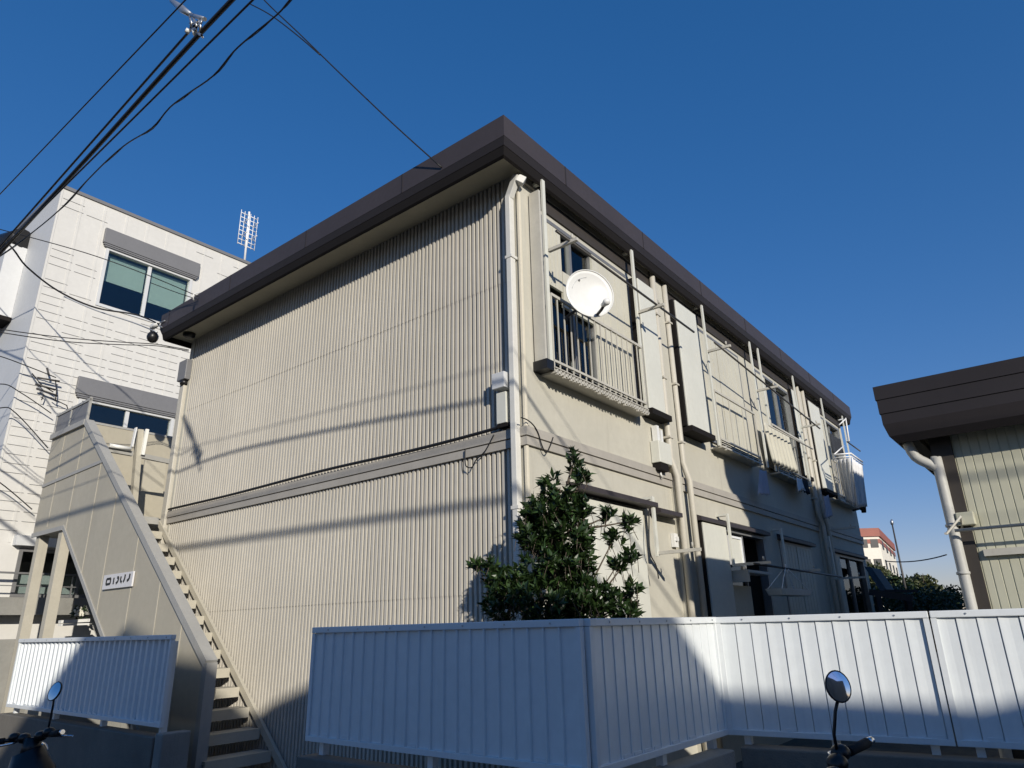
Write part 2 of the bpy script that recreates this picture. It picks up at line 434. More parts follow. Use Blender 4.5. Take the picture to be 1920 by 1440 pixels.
# twin round pipes on the long wall
def bpipe(t, top):
    m = MB(); m.tube([T(-.065, t, top), T(-.065, t, 1.95), T(-.10, t + .06, 1.72), T(-.10, t + .075, ZG)], .040, 10)
    p = m.build('downpipe', M_PIPEB, apt)
    for z in (3.9, 3.0, 2.2):
        m = MB(); m.bB(t - .055, t + .055, 0, .112, z, z + .025); m.build('pipe_clamp', M_PIPEB, p)
bpipe(2.89, 4.55); bpipe(3.24, 4.55); bpipe(9.10, 4.55); bpipe(9.46, 4.55)
for t in (2.95, 9.17):
    m = MB(); m.bB(t, t + .24, .0, .05, ZG, 4.5); m.build('pilaster', M_WALL, apt)

# ---- windows of the long wall
def shutter_ribs(m, t0, t1, o, z0, z1, n=5):
    for i in range(1, n): 
        t = t0 + (t1 - t0) * i / n
        m.bB(t - .004, t + .004, o, o + .004, z0 + .03, z1 - .03)
def window(t0, t1, z0, z1, closed=(), open_parts=(), mull=(), curtains=(), smat=M_SHUTC):
    f = MB(); w = .045
    f.bB(t0, t1, -.10, .016, z1 - w, z1); f.bB(t0, t1, -.10, .03, z0, z0 + w)
    f.bB(t0, t0 + w, -.10, .016, z0 + w, z1 - w); f.bB(t1 - w, t1, -.10, .016, z0 + w, z1 - w)
    for t in mull: f.bB(t - .02, t + .02, -.07, -.02, z0 + w, z1 - w)
    wo = f.build('window', M_FRAME, apt)
    for a, b, c, d in open_parts:
        g = MB(); g.bB(a, b, -.062, -.056, c, d); g.build('pane', M_GLASSD if z0 < 1 and t0 < 9 else M_GLASS, wo)
    for a, b, c, d, o in closed:
        g = MB(); g.bB(a, b, o - .03, o, c, d); shutter_ribs(g, a, b, o, c, d)
        g.build('shutter', smat, wo)
    for a, b, c, d, mt in curtains:
        g = MB(); n = 40; vs = []
        for i in range(n + 1):
            t = a + (b - a) * i / n; o = -.16 + .025 * math.sin(i * 1.25 + a) + .012 * math.sin(i * 2.7)
            vs += [T(-o, t, c), T(-o, t, d)]
        g.add(vs, [(2 * i, 2 * i + 2, 2 * i + 3, 2 * i + 1) for i in range(n)], True)
        g.build('curtain', mt, wo, recalc=False)
    return wo
z0, z1 = Z2
window(*W2[0], *Z2, closed=[(.38, .74, 3.45, 4.24, .010), (1.40, 2.26, 2.52, 4.24, .012), (.76, 1.38, 3.28, 3.72, .004)], open_parts=[(.40, 1.38, 2.5, 3.42), (.76, 1.38, 3.74, 4.2)], mull=(.98, 1.42), curtains=[(1.0, 1.6, 2.5, 3.4, M_CURT)])
window(*W2[1], *Z2, closed=[(4.16, 5.05, 2.5, 4.22, .012), (5.06, 5.98, 2.5, 4.22, .018)])
window(*W2[2], *Z2, closed=[(6.84, 7.30, 2.5, 4.22, .012)], open_parts=[(7.32, 7.95, 2.5, 4.2), (7.97, 8.58, 2.5, 4.2)], mull=(7.33, 7.96), curtains=[(7.0, 8.62, 2.5, 3.55, M_CURT), (7.9, 8.62, 2.5, 4.22, M_SHUTC)])
window(*W2[3], *Z2, closed=[(10.44, 11.0, 2.5, 4.22, .012)], open_parts=[(11.0, 11.6, 2.5, 4.2), (11.62, 12.2, 2.5, 4.2)], mull=(11.6,))
z0, z1 = Z1
window(*W1[0], *Z1, closed=[(.78, 2.04, z0 + .05, 1.2, .06)], smat=M_SHUT)
window(*W1[1], *Z1, open_parts=[(4.46, 5.2, z0 + .05, 1.2)], mull=(5.2,), curtains=[])
window(*W1[2], *Z1, closed=[(6.8, 7.55, z0 + .05, 1.2, .02), (7.56, 8.38, z0 + .05, 1.2, .03)])
window(*W1[3], *Z1, closed=[(9.66, 10.3, z0 + .05, 1.2, .02)], open_parts=[(10.34, 11.2, z0 + .05, 1.2), (11.22, 12.24, z0 + .05, 1.2)], mull=(11.2,), curtains=[(10.9, 12.2, z0 + .1, 1.2, M_CURT)])
# shutter pockets: tall pale boxes beside the windows
def pocket(t0, t1, z0, z1, o=.13):
    m = MB(); m.bB(t0, t1, .0, o, z0, z1)
    p = m.build('shutter_box', M_SHUT, apt, bevel=.008)
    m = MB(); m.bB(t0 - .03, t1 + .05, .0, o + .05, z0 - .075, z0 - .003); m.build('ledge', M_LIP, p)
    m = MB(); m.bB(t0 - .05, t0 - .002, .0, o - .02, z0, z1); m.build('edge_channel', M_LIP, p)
pocket(2.36, 2.80, 2.47, 4.25, .11); pocket(3.36, 4.03, 2.45, 4.29, .16); pocket(9.60, 10.34, 2.47, 4.31); pocket(8.70, 8.98, 2.6, 4.35, .07)
pocket(3.55, 4.30, -.95, 1.22, .11)
# hoods over the lower windows
def hood(t0, t1, z, o=.18):
    m = MB(); m.prism([T(0, t0, z), T(0, t0, z + .10), T(-o, t0, z + .05), T(-o, t0, z)], uB * (t1 - t0))
    m.build('window_hood', M_FASCIA, apt)
hood(.62, 2.20, 1.245); hood(4.36, 6.1, 1.25, .10); hood(6.70, 8.5, 1.25, .10); hood(9.55, 12.4, 1.25, .10); hood(3.45, 4.34, 1.235, .14); hood(2.30, 2.86, 1.20, .16)

# rail guards in front of the upper windows
def guard(t0, t1, o=.16, n=16, z0=2.36, zt=3.20, posts=((None, 4.55),), curtain=True):
    m = MB()
    m.bB(t0, t1, o - .012, o + .014, zt - .018, zt + .014); m.bB(t0, t1, o - .012, o + .012, z0 + .10, z0 + .125)
    for t in (t0 + .006, t1 - .006): m.bB(t - .008, t + .008, o - .012, o + .012, z0 + .004, zt - .017)
    m.bB(t0, t1, .0, o + .03, z0 - .02, z0 + .005)
    gr = m.build('window_guard', M_RAIL, apt)
    for i in range(1, n):
        m = MB(); t = t0 + (t1 - t0) * i / n
        m.bB(t - .006, t + .006, o - .006, o + .006, z0 + .005, zt - .018)
        m.build('baluster', M_RAIL, gr)
    m = MB()
    for i in range(0, n * 2):
        t = t0 + (t1 - t0) * (i + .5) / (n * 2)
        m.bB(t - .012, t + .012, o + .005, o + .03, z0 - .03 - random.random() * .02, z0 + .02)
    m.bB(t0, t1, o + .016, o + .028, z0 + .03, z0 + .04)
    m.build('sill_ornament', M_RAIL, gr)
    m = MB(); m.bB(t0 + .02, t1 - .02, o - .06, o - .03, z0 + .006, z0 + .10); m.build('shade_strip', M_LIP, gr)  # dark strip stands in for the shade behind the baluster feet
    return gr
def bracket_post(t, z0, z1, o, w=.035, arm=None):
    m = MB(); m.bB(t - w / 2, t + w / 2, o - .012, o + .012, z0, z1); m.bB(t - w / 2, t + w / 2, 0.0, o - .012, z1 - .03, z1)
    if arm: m.bB(t - .012, t + .012, o, o + arm, z1 * 0 + arm_z, arm_z + .03)
    return m.build('bracket_post', M_SHUT, apt)
arm_z = 0
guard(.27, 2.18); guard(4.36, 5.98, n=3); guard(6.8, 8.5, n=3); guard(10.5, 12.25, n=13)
for t, zt in ((.24, 4.56), (2.18, 4.56), (4.33, 4.56), (6.30, 4.58), (6.70, 4.58), (8.62, 4.58), (10.55, 4.58), (12.28, 4.56)):
    bracket_post(t, 2.36, zt, .15, .05)
m = MB(); m.bB(.15, .30, .0, .17, 2.36, 2.46); m.build('bracket_foot', M_BLACK, apt)
m = MB(); m.bB(.155, .185, .02, .15, 2.38, 4.40); m.build('side_channel', M_RAIL, apt)
for t, zt, zb in ((2.13, 1.36, .70), (4.30, 1.40, .70), (6.48, 1.40, .70), (9.25, 1.5, .7)):
    bracket_post(t, zb, zt, .15, .055)
def arm(t, z, L=.5, o=.15):
    m = MB(); m.bB(t - .018, t + .018, o, o + L, z, z + .035); m.tube([T(-(o + L * .82), t, z + .05), T(-(o + L * .82), t, z + .10)], .012, 6)
    m.build('pole_arm', M_RAIL, apt)
for t, z in ((.30, 3.70), (2.2, 3.66), (4.33, 3.78), (6.30, 3.66), (8.62, 3.50), (2.15, .72), (4.30, .70), (6.48, .70), (9.25, .70), (9.3, 1.6)): arm(t, z, .36 if z > 2 else .5)
# laundry poles rest in the arms
def pole(pts, r, label, mt=M_DARKPOLE):
    m = MB(); m.tube(pts, r, 8); tag(m.build('laundry_pole', mt), label, 'pole', 'laundry poles along the long wall')
pole([T(-.42, .05, 3.73), T(-.42, 3.25, 3.68)], .014, 'dark laundry pole behind the white satellite dish')
pole([T(-.42, 3.95, 3.75), T(-.42, 8.9, 3.50)], .014, 'long dark laundry pole in front of the closed cream shutters')
pole([T(-.30, 6.2, 3.02), T(-.30, 8.6, 3.06)], .013, 'pale lower laundry pole in front of the curtained window', M_RAIL)
pole([T(-.50, 4.10, .70), T(-.50, 8.2, .69)], .015, 'laundry pole at the ground floor that carries the hanging tray')

# ------------------------------------------------------------------ satellite dish
dc = on_plane(1104, 552, T(-.42, 0, 0), uA)
toc = (CAM - dc).normalized()
right = Vector((-toc.y, toc.x, 0)).normalized()
if right.x < 0: right = -right
upv = toc.cross(right) if toc.cross(right).z > 0 else right.cross(toc)
nrm = (toc * math.cos(R(36)) + (right * .74 + upv * .67).normalized() * math.sin(R(36))).normalized()
dish = thing('satellite_dish', 'round white satellite dish clamped to a window guard of the apartment house', 'satellite dish', dc)
q = nrm.to_track_quat('Z', 'Y').to_matrix()
m = MB(); rr = .265; vs = []; fs = []; nr, na = 8, 40
for side in (0, 1):
    for i in range(nr + 1):
        r_ = rr * i / nr
        for j in range(na):
            t = 2 * math.pi * j / na
            vs.append(dc + q @ Vector((r_ * math.cos(t), r_ * math.sin(t), .06 * (r_ / rr) ** 2 - .03 - .008 * side)))
n1 = (nr + 1) * na
for side in (0, 1):
    for i in range(nr):
        for j in range(na):
            f = [i * na + j, i * na + (j + 1) % na, (i + 1) * na + (j + 1) % na, (i + 1) * na + j]
            fs.append(tuple(side * n1 + k for k in (f if side == 0 else reversed(f))))
for j in range(na): fs.append((nr * na + j, nr * na + (j + 1) % na, n1 + nr * na + (j + 1) % na, n1 + nr * na + j))
m.add(vs, fs, True); m.build('reflector', M_DISH, dish, recalc=False)
m = MB(); m.tube([dc + q @ Vector((rr * math.cos(t), rr * math.sin(t), .031)) for t in [2 * math.pi * j / 40 for j in range(40)]], .006, 6, closed=True)
m.build('rim', M_DISH, dish)
tov = lambda px, py: on_plane(px, py, dc, nrm) 
lo = tov(1118, 592)
fd = dc + (tov(1128, 575) - dc) * .62 + nrm * .27
feed = at_y(1137, 566, (dc + nrm * .22).y)
m = MB(); m.tube([lo, lo * .5 + feed * .5 - Vector((0, 0, .01)), feed - nrm * .02], .016, 8); m.build('feed_arm', M_DARKPOLE, dish)
m = MB(); m.tube([feed, feed - nrm * .08], [.034, .026], 12); m.ball(feed, .038); m.build('receiver', M_PORC, dish)
m = MB(); b0 = dc - nrm * .05; m.tube([b0 - nrm * .0, b0 - nrm * .06], .06, 12)
e = T(-.16, onB(1062, 598, .16)[0], onB(1062, 598, .16)[1])
m.tube([b0 - nrm * .02, b0 - nrm * .06 - Vector((0, 0, .06)), e + Vector((0, 0, .02)), e - Vector((0, 0, .06))], .016, 8)
m.build('mount', M_DARKPOLE, dish)
m = MB(); m.tube([dc + q @ Vector((.19 * math.cos(t), .19 * math.sin(t), .003)) for t in [R(95 + 8 * k) for k in range(10)]], .0022, 5); m.build('embossed_arc', M_GALV, dish)
m = MB(); m.tube([dc + q @ Vector((-.1, .15, -.005)), dc + q @ Vector((-.1, .15, .004))], .012, 8); m.build('bolt', M_DARKPOLE, dish)

# ------------------------------------------------------------------ small boxes on the walls
mb_ = thing('meter_box', 'grey box over a long white cover on the ribbed wall beside the corner downpipe', 'utility box', T(.25, -.08, 1.85))
m = MB(); m.bA(.145, .30, .004, .13, 2.17, 2.33); m.build('hood_box', M_WBS, mb_, bevel=.006)
m = MB(); m.bA(.165, .285, .004, .085, 1.83, 2.14); m.build('cover', M_SHUT, mb_, bevel=.006)
m = MB(); m.bA(.16, .29, .004, .075, 1.795, 1.827); m.build('base', M_LIP, mb_)
gm = thing('gas_meter', 'pale grey wall box with dark base under the first shutter box', 'utility box', T(-.1, 2.7, 1.75))
tg0, zg0 = onB(1231, 820, .1); tg1, zg1 = onB(1257, 856, .1)
m = MB(); m.bB(tg0, tg1, .004, .12, 1.83, 2.10); m.build('case', M_SHUT, gm, bevel=.008)
m = MB(); m.bB(tg0 + .02, tg1 - .1, .004, .11, 1.74, 1.826); m.build('base', M_LIP, gm)
m = MB(); m.bB(tg0 + .05, tg0 + .11, .02, .09, 2.104, 2.30); m.bB(tg0 + .15, tg0 + .2, .02, .09, 2.104, 2.26); m.build('conduit', M_PORC, gm)
m = MB(); m.tube([T(-.05, tg0 + .12, 1.738), T(-.06, tg0 + .10, 1.70), T(-.06, tg0 + .14, 1.66)], .012, 6); m.build('pipe_end', M_PORC, gm)
lb = thing('wall_lamp', 'grey boxed lamp with round black glass at the far corner of the ribbed wall', 'lamp', T(6.87, -.1, 3.8))
m = MB(); m.bA(6.72, 6.98, -.02, .10, 3.88, 4.22); m.build('case', M_GREYB, lb, bevel=.01)
m = MB(); m.tube([T(6.84, -.04, 3.877), T(6.84, -.04, 3.80)], [.075, .055], 14); m.build('lens', M_BLACK, lb)
sp = thing('soffit_lamp', 'small black dome lamp under the eave at the far corner of the ribbed wall', 'lamp', T(6.6, -.18, 4.55))
m = MB(); m.tube([T(6.6, -.18, ZS - .002), T(6.6, -.18, 4.545), T(6.6, -.18, 4.52)], [.10, .09, .05], 16); m.build('dome', M_BLACK, sp)
m = MB(); m.bB(2.80, 2.90, .004, .05, .86, 1.02); m.bB(2.82, 2.86, .05, .08, .93, .98)
tag(m.build('wall_outlet', M_PORC), 'small white outlet box on the long wall beside the pipes', 'outlet')
m = MB(); m.box(LA + .02, LA + .15, -.06, .06, ZG, 4.2); m.build('corner_duct', M_PIPEB, apt, bevel=.008)

def catenary(p, q, sag, n=16):
    p = Vector(p); q = Vector(q)
    return [p.lerp(q, i / n) - Vector((0, 0, sag * 4 * (i / n) * (1 - i / n))) for i in range(n + 1)]
def smooth_path(pts, n=6):
    pts = [Vector(p) for p in pts]; out = []
    for i in range(len(pts) - 1):
        p0 = pts[max(i - 1, 0)]; p1 = pts[i]; p2 = pts[i + 1]; p3 = pts[min(i + 2, len(pts) - 1)]
        for k in range(n):
            t = k / n
            out.append(.5 * ((2 * p1) + (p2 - p0) * t + (2 * p0 - 5 * p1 + 4 * p2 - p3) * t * t + (3 * p1 - p0 - 3 * p2 + p3) * t ** 3))
    out.append(pts[-1]); return out
def cable(name, pts, r, label, group=None, mt=M_CABLE, cat='cable'):
    m = MB(); m.tube(pts, r, 6)
    return tag(m.build(name, mt), label, cat, group)
def pb(px, py, b): return wA(px, py, b)

# cables that run along the walls
def wallA(pxs, off): 
    out = []
    for px, py in pxs:
        a, z = onA(px, py, off); out.append(T(a, -off, z))
    return out
cable('wall_cable', smooth_path([T(6.74, -.045, 1.80), T(5.0, -.05, 1.79), T(3, -.05, 1.81), T(1.5, -.05, 1.79), T(.5, -.05, 1.80), T(.12, -.05, 1.82)]), .017, 'thick black cable lying on the ledge of the ribbed wall')
cable('wall_cable', smooth_path(wallA([(872, 842), (873, 872), (885, 876), (893, 862), (910, 845), (926, 815)], .05)), .006, 'thin looped cable hanging from the ledge near the corner downpipe')
def wallB(pxs, off):
    out = []
    for px, py in pxs:
        t, z = onB(px, py, off); out.append(T(-off, t, z))
    return out
cable('wall_cable', smooth_path(wallB([(977, 783), (988, 787), (1000, 797), (1009, 812), (1016, 835), (1024, 849), (1032, 835), (1037, 820)], .045)), .006, 'thin black cable looping over the ledge of the long wall near the corner')
cable('wall_cable', smooth_path(wallB([(1217, 955), (1217, 1010), (1220, 1040), (1230, 1060), (1235, 1085)], .16)), .007, 'dark cord dangling beside the ground floor bracket post')
m = MB()
t0, zz = onB(1030, 835, .04)
# ------------------------------------------------------------------ laundry
def cloth(name, corners, mt, label, folds=5, amp=.03, cat='laundry', group=None, n=14, k=10, ragged=.0):
    """hanging cloth between four world corners (top-left, top-right, bottom-right, bottom-left) with folds along the normal"""
    tl, tr, br, bl = [Vector(c) for c in corners]
    nn = (tr - tl).cross(bl - tl).normalized(); vs = []; rnd = random.Random(hash(label) % 999)
    ph = rnd.random() * 6; rag = [rnd.uniform(-1, 1) * ragged for _ in range(n + 1)]
    for i in range(n + 1):
        for j in range(k + 1):
            u = i / n; v = j / k
            p = tl.lerp(tr, u).lerp(bl.lerp(br, u), v)
            p = p + nn * amp * (.35 + v) * math.sin(ph + u * folds * 2 * math.pi + v * 1.2) - Vector((0, 0, 1)) * (.02 * math.sin(u * math.pi) * (1 - v) + rag[i] * v)
            vs.append(p)
    m_ = len(vs); fs = [(i * (k + 1) + j, (i + 1) * (k + 1) + j, (i + 1) * (k + 1) + j + 1, i * (k + 1) + j + 1) for i in range(n) for j in range(k)]
    m = MB(); m.add(vs, fs, True)
    o = m.build(name, mt, recalc=False); so = o.modifiers.new('thick', 'SOLIDIFY'); so.thickness = .006
    return tag(o, label, cat, group)
def cB(px, py, o):
    t, z = onB(px, py, o); return T(-o, t, z)
GL = 'washing hung out along the long wall'
# white sheet over the balcony rail at the far end
rack = thing('laundry_rack', 'white tubular drying rack at the far end of the upper floor holding a sheet', 'drying rack', T(-.5, 11.2, 3.1))
m = MB()
A0 = cB(1563, 853, .45); A1 = cB(1595, 850, .75); A2 = cB(1617, 866, .75)
m.tube([A0, A1, A2], .018, 6); m.tube([A0 + Vector((0, 0, -.06)), A1 + Vector((0, 0, -.06)), A2 + Vector((0, 0, -.06))], .012, 6)
m.build('top_rail', M_WHITE, rack)
m = MB(); m.tube([cB(1572, 788, .3), cB(1585, 784, .42), cB(1592, 828, .45)], .02, 6); m.tube([cB(1585, 786, .42), cB(1573, 797, .3)], .015, 6); m.build('bracket_frame', M_WHITE, rack)
m = MB(); m.tube([cB(1563, 853, .45), cB(1582, 836, .5)], .014, 6); m.build('brace', M_WHITE, rack)
m = MB(); m.tube([cB(1588, 828, .55), cB(1613, 846, .8)], .013, 6); m.build('pole_arm', M_DARKPOLE, rack)
cloth('bed_sheet', [cB(1566, 860, .45), cB(1595, 857, .75), cB(1604, 950, .62), cB(1588, 940, .40)], M_CLOTHW, 'white bed sheet over the near side of the drying rack', 4, .035, 'sheet', GL)
cloth('bed_sheet', [cB(1596, 857, .76), cB(1616, 872, .76), cB(1622, 950, .66), cB(1604, 952, .62)], M_CLOTHW, 'white sheet hanging over the street end of the drying rack', 4, .03, 'sheet', GL)
cloth('dark_blanket', [cB(1556, 812, .3), cB(1577, 824, .42), cB(1583, 850, .42), cB(1562, 850, .3)], M_CLOTHD, 'dark blanket hung behind the white sheets at the far end', 3, .03, 'blanket', GL)
cloth('shirt', [cB(1424, 880, .2), cB(1436, 882, .2), cB(1442, 926, .2), cB(1424, 928, .2)], M_CLOTHL, 'lavender grey shirt hanging from the sill of the curtained window', 3, .025, 'shirt', GL, ragged=.03)
cloth('towel', [cB(1494, 896, .22), cB(1503, 897, .22), cB(1507, 918, .22), cB(1494, 925, .22)], M_CLOTHW, 'white striped towel bunched below the sill beside the far pipes', 4, .03, 'towel', GL, ragged=.05)
cloth('towel', [cB(1503, 897, .2), cB(1513, 900, .2), cB(1515, 925, .2), cB(1504, 920, .2)], M_CLOTHD, 'dark cloth bunched against the white striped towel', 4, .03, 'towel', GL, ragged=.05)
cloth('shirt', [cB(1543, 930, .25), cB(1552, 928, .25), cB(1558, 968, .25), cB(1549, 972, .25)], M_CLOTHL, 'grey cloth hanging under the far shutter box', 3, .03, 'shirt', GL, ragged=.03)
cloth('futon_cover', [cB(1432, 790, .18), cB(1480, 818, .18), cB(1497, 888, .18), cB(1449, 868, .18)], M_SHUTC, 'wide beige cover hung over the guard of the curtained upper window', 7, .03, 'cover', GL, n=40)
# black rag roll at the end of the far sill
m = MB(); p = cB(1618, 950, .62); m.tube([p + Vector((0, 0, .10)), p, p - Vector((0, 0, .12))], [.04, .06, .045], 8); m.tube([cB(1600, 957, .5), p - Vector((0, 0, .02))], .022, 6)
tag(m.build('pole_end_wrap', M_BLACK), 'black wrapped end of the pole under the hanging sheets', 'wrap')
# tray hung from the lower pole
tr0 = cB(1447, 1108, .50); tr1 = cB(1512, 1112, .5); hk = cB(1473, 1062, .5)
tray = thing('hanging_tray', 'pale blue tray hung on white cords from the ground floor laundry pole', 'hanging tray', (tr0 + tr1) / 2)
m = MB(); c = (tr0 + tr1) / 2; du = (tr1 - tr0).normalized(); L = (tr1 - tr0).length / 2
pts = []
for (z, s_) in ((.03, 1.0), (-.04, .86)): pts.append((z, s_))
vs = []; nn_ = 24
for z, s_ in ((.03, 1.0), (-.05, .88), (-.045, .82), (.025, .95)):
    for j in range(nn_):
        t = 2 * math.pi * j / nn_; e = .55
        cx = math.copysign(abs(math.cos(t)) ** e, math.cos(t)); sy = math.copysign(abs(math.sin(t)) ** e, math.sin(t))
        vs.append(c + du * cx * L * s_ + (-uA) * sy * .16 * s_ + Vector((0, 0, z)))
fs = [(r_ * nn_ + j, r_ * nn_ + (j + 1) % nn_, (r_ + 1) * nn_ + (j + 1) % nn_, (r_ + 1) * nn_ + j) for r_ in range(3) for j in range(nn_)]
fs.append(tuple(2 * nn_ + j for j in range(nn_))); fs.append(tuple(3 * nn_ + j for j in range(nn_)))
fs.append(tuple(nn_ + j for j in range(nn_)))
fs = [f for f in fs if f != tuple(3 * nn_ + j for j in range(nn_))] + [(3 * nn_ + j, 3 * nn_ + (j + 1) % nn_, (j + 1) % nn_, j) for j in range(nn_)]
m.add(vs, fs); m.build('dish', M_TRAY, tray)
m = MB()
for sx in (-.85, .75):
    for sy in (-.1, .1): m.tube([hk, c + du * L * sx + (-uA) * sy + Vector((0, 0, .02))], .006, 5)
m.build('cord', M_PORC, tray)
m = MB(); m.tube([hk + Vector((0, 0, .03)), hk, hk - Vector((0, 0, .05)) + du * .04, hk - Vector((0, 0, .12)) + du * .06], .01, 6); m.build('knot', M_PORC, tray)
# open box of pale glass on the guard of the ground floor window
bx = thing('window_screen', 'small framed frosted screen propped in the dark ground floor window', 'screen', T(-.1, 4.7, .9))
m = MB(); ta, za = 4.52, 1.14; tb, zb_ = 4.98, .74
m.bB(ta, tb, .02, .05, za - .03, za); m.bB(ta, tb, .02, .05, zb_, zb_ + .03); m.bB(ta, ta + .03, .02, .05, zb_ + .03, za - .03); m.bB(tb - .03, tb, .02, .05, zb_ + .03, za - .03); m.build('frame', M_WHITE, bx)
m = MB(); m.bB(ta + .03, tb - .03, .03, .036, zb_ + .03, za - .03); m.build('pane', M_SHUT, bx)
m = MB(); m.bB(4.40, 5.35, .05, .30, .62, .655); m.bB(4.40, 4.43, .05, .3, .5, .62)
tag(m.build('wall_shelf', M_RAIL), 'beige steel shelf below the frosted screen on the long wall', 'shelf')
m = MB(); m.bB(4.46, 5.1, .03, .045, -.85, .47); m.build('lower_panel', M_SHUTC, bx)

# ------------------------------------------------------------------ outside stair
OFF = .86
st = thing('outdoor_staircase', 'taupe steel staircase with solid side panels climbing the ribbed end wall', 'staircase', T(6, -.5, ZG))
SL = .785
def ztop(a): return -.30 + (a - 3.66) * SL
A1_, A2_, A3_ = 3.66, 8.22, 9.62
ZT = ztop(A2_)
m = MB()
poly = [(A1_, ZG), (A1_, -.30), (A2_, ZT), (A3_, ZT), (A3_, 1.60), (8.36, 1.60), (4.28, ZG)]
m.prism([T(a, -OFF, z) for a, z in poly], uB * .03)
m.build('side_panel', M_STAIR, st)
m = MB()
# coping along the top edge, vertical end, band and seams
def barA(a0, z0, a1, z1, w, off, thick): 
    d = Vector((a1 - a0, z1 - z0, 0)); L_ = d.length; nx, nz = -d.y / L_ * w / 2, d.x / L_ * w / 2
    p = [T(a0 - nx, -off, z0 - nz), T(a1 - nx, -off, z1 - nz), T(a1 + nx, -off, z1 + nz), T(a0 + nx, -off, z0 + nz)]
    m.prism(p, uB * thick)
barA(A1_ - .02, -.28, A2_, ZT + .02, .085, OFF + .035, .13)
barA(A2_ + .0, ZT + .01, A3_, ZT + .01, .09, OFF + .045, .13)
barA(A1_ - .015, -.27, A1_ - .015, ZG, .09, OFF + .032, .12)
m.build('coping', M_STAIRT, st)
m = MB(); barA(7.20, 2.50, A3_, 2.44, .05, OFF + .014, .013); m.build('band', M_STAIRT, st)
m = MB(); barA(8.36, 1.62, A3_, 1.62, .07, OFF + .02, .019)
barA(4.28, ZG + .05, 8.36, 1.64, .06, OFF + .018, .017)
m.build('band', M_STAIRT, st)
for a in (9.05, 8.25, 7.35, 6.62, 5.72, 4.95, 4.3):
    zt_ = min(ztop(a), ZT) - .06; zb = max(ZG, 1.62 - (8.36 - a) * .786 if a < 8.36 else 1.66)
    m = MB(); barA(a, zb + .04, a, zt_, .022, OFF + .006, .005); m.build('seam', M_TREAD, st)
m = MB(); poly = [(2.97, ZG), (6.95, 1.66), (6.95, 1.56), (3.09, ZG)]
m.prism([T(a, -.07, z) for a, z in poly], uB * .04); m.build('stringer', M_TREAD, st)
for i in range(15):
    z = 1.47 - .205 * i; a = 3.42 + (z + 1.295) / .8238
    m = MB(); m.box(a, a + .25, -OFF + .035, -.072, z - .03, z); m.box(a, a + .02, -OFF + .035, -.072, z - .105, z - .03)
    m.build('tread', M_TREAD, st)
m = MB(); m.box(7.2, A3_ - .03, -OFF + .035, 2.4, 1.60, 1.70); m.box(6.98, 7.2, -OFF + .035, -.06, 1.60, 1.70); m.build('landing', M_STAIRT, st)
m = MB(); m.box(A3_ - .035, A3_, -OFF + .03, 2.6, 1.70, 3.66); m.build('end_panel', M_STAIR, st)
m = MB(); m.box(A3_ - .045, A3_ + .01, -OFF + .03, 2.6, 3.661, 3.70); m.build('hand_rail', M_STAIRT, st)
m = MB(); m.bA(A2_ + .03, A3_ - .05, OFF - .02, OFF, ZT + .06, 3.66); m.build('guard_glass', M_GREYB, st)
m = MB()
for a in (A2_ + .01, 8.95, A3_ - .05): m.bA(a, a + .04, OFF - .025, OFF + .012, ZT + .056, 3.72)
m.bA(A2_ + .01, A3_, OFF - .03, OFF + .015, 3.66, 3.70); m.build('guard_post', M_STAIRT, st)
for a, b in ((9.35, -.78), (8.42, -.78)):
    m = MB(); m.box(a, a + .14, b - .06, b + .08, ZG, 1.60); m.build('column', M_TREAD, st)
# pipework on the landing
def pw(px, py, a): b, z = onP(px, py, a); return T(a, b, z)
lp = thing('lamp_post', 'beige steel post with crossed arms and a tube lamp on the stair landing', 'lamp post', pw(250, 950, 8.6))
m = MB(); m.bar(pw(249, 960, 8.6), pw(262, 806, 8.6), .11, .09); m.build('post', M_TREAD, lp)
m = MB(); m.bar(pw(203, 843, 8.58), pw(248, 851, 8.58), .07, .08); m.bar(pw(262, 854, 8.58), pw(318, 866, 8.58), .07, .08); m.build('arm', M_STAIRT, lp)
m = MB(); m.tube([pw(205, 835, 8.5), pw(245, 842, 8.5)], .035, 8); m.build('tube_lamp', M_ORANGE, lp)
m = MB(); m.bar(pw(247, 838, 8.52), pw(255, 802, 8.52), .07, .02); m.build('name_board', M_WHITE, lp)
m = MB(); m.bar(pw(267, 853, 8.52), pw(276, 805, 8.52), .05, .05); m.build('lamp_cover', M_ORANGE, lp)
m = MB(); m.prism([pw(272, 862, 7.9), pw(311, 869, 7.9), pw(306, 925, 7.9), pw(265, 920, 7.9)], uA * .03)
tag(m.build('access_panel', M_TREAD), 'plain beige panel at the head of the stair beside the house corner', 'panel')

# sign on the stair panel
sg = thing('building_sign', 'white plate with dark characters fixed on the taupe stair panel', 'sign', T(6.2, -OFF, .6))
sa0, sz0 = onA(246, 1101, OFF + .03); sa1, sz1 = onA(195, 1079, OFF + .03)
m = MB(); m.bA(sa0, sa1, OFF + .008, OFF + .03, sz0 + .01, sz1); m.build('plate', M_SIGN, sg, bevel=.004)
m = MB()
def stroke(pts, w=.028):
    W_ = sa1 - sa0; H_ = sz1 - sz0 - .01
    for (x0, y0), (x1, y1) in zip(pts[:-1], pts[1:]):
        barA(sa1 - x0 * W_, sz0 + .01 + y0 * H_, sa1 - x1 * W_, sz0 + .01 + y1 * H_, w, OFF + .034, .005)
stroke([(.13, .33), (.13, .70), (.27, .72), (.27, .36), (.13, .33)], .030)
stroke([(.38, .30), (.38, .74)], .03)
stroke([(.49, .72), (.54, .72), (.53, .45), (.47, .32)], .032); stroke([(.62, .76), (.61, .50), (.66, .34)], .03)
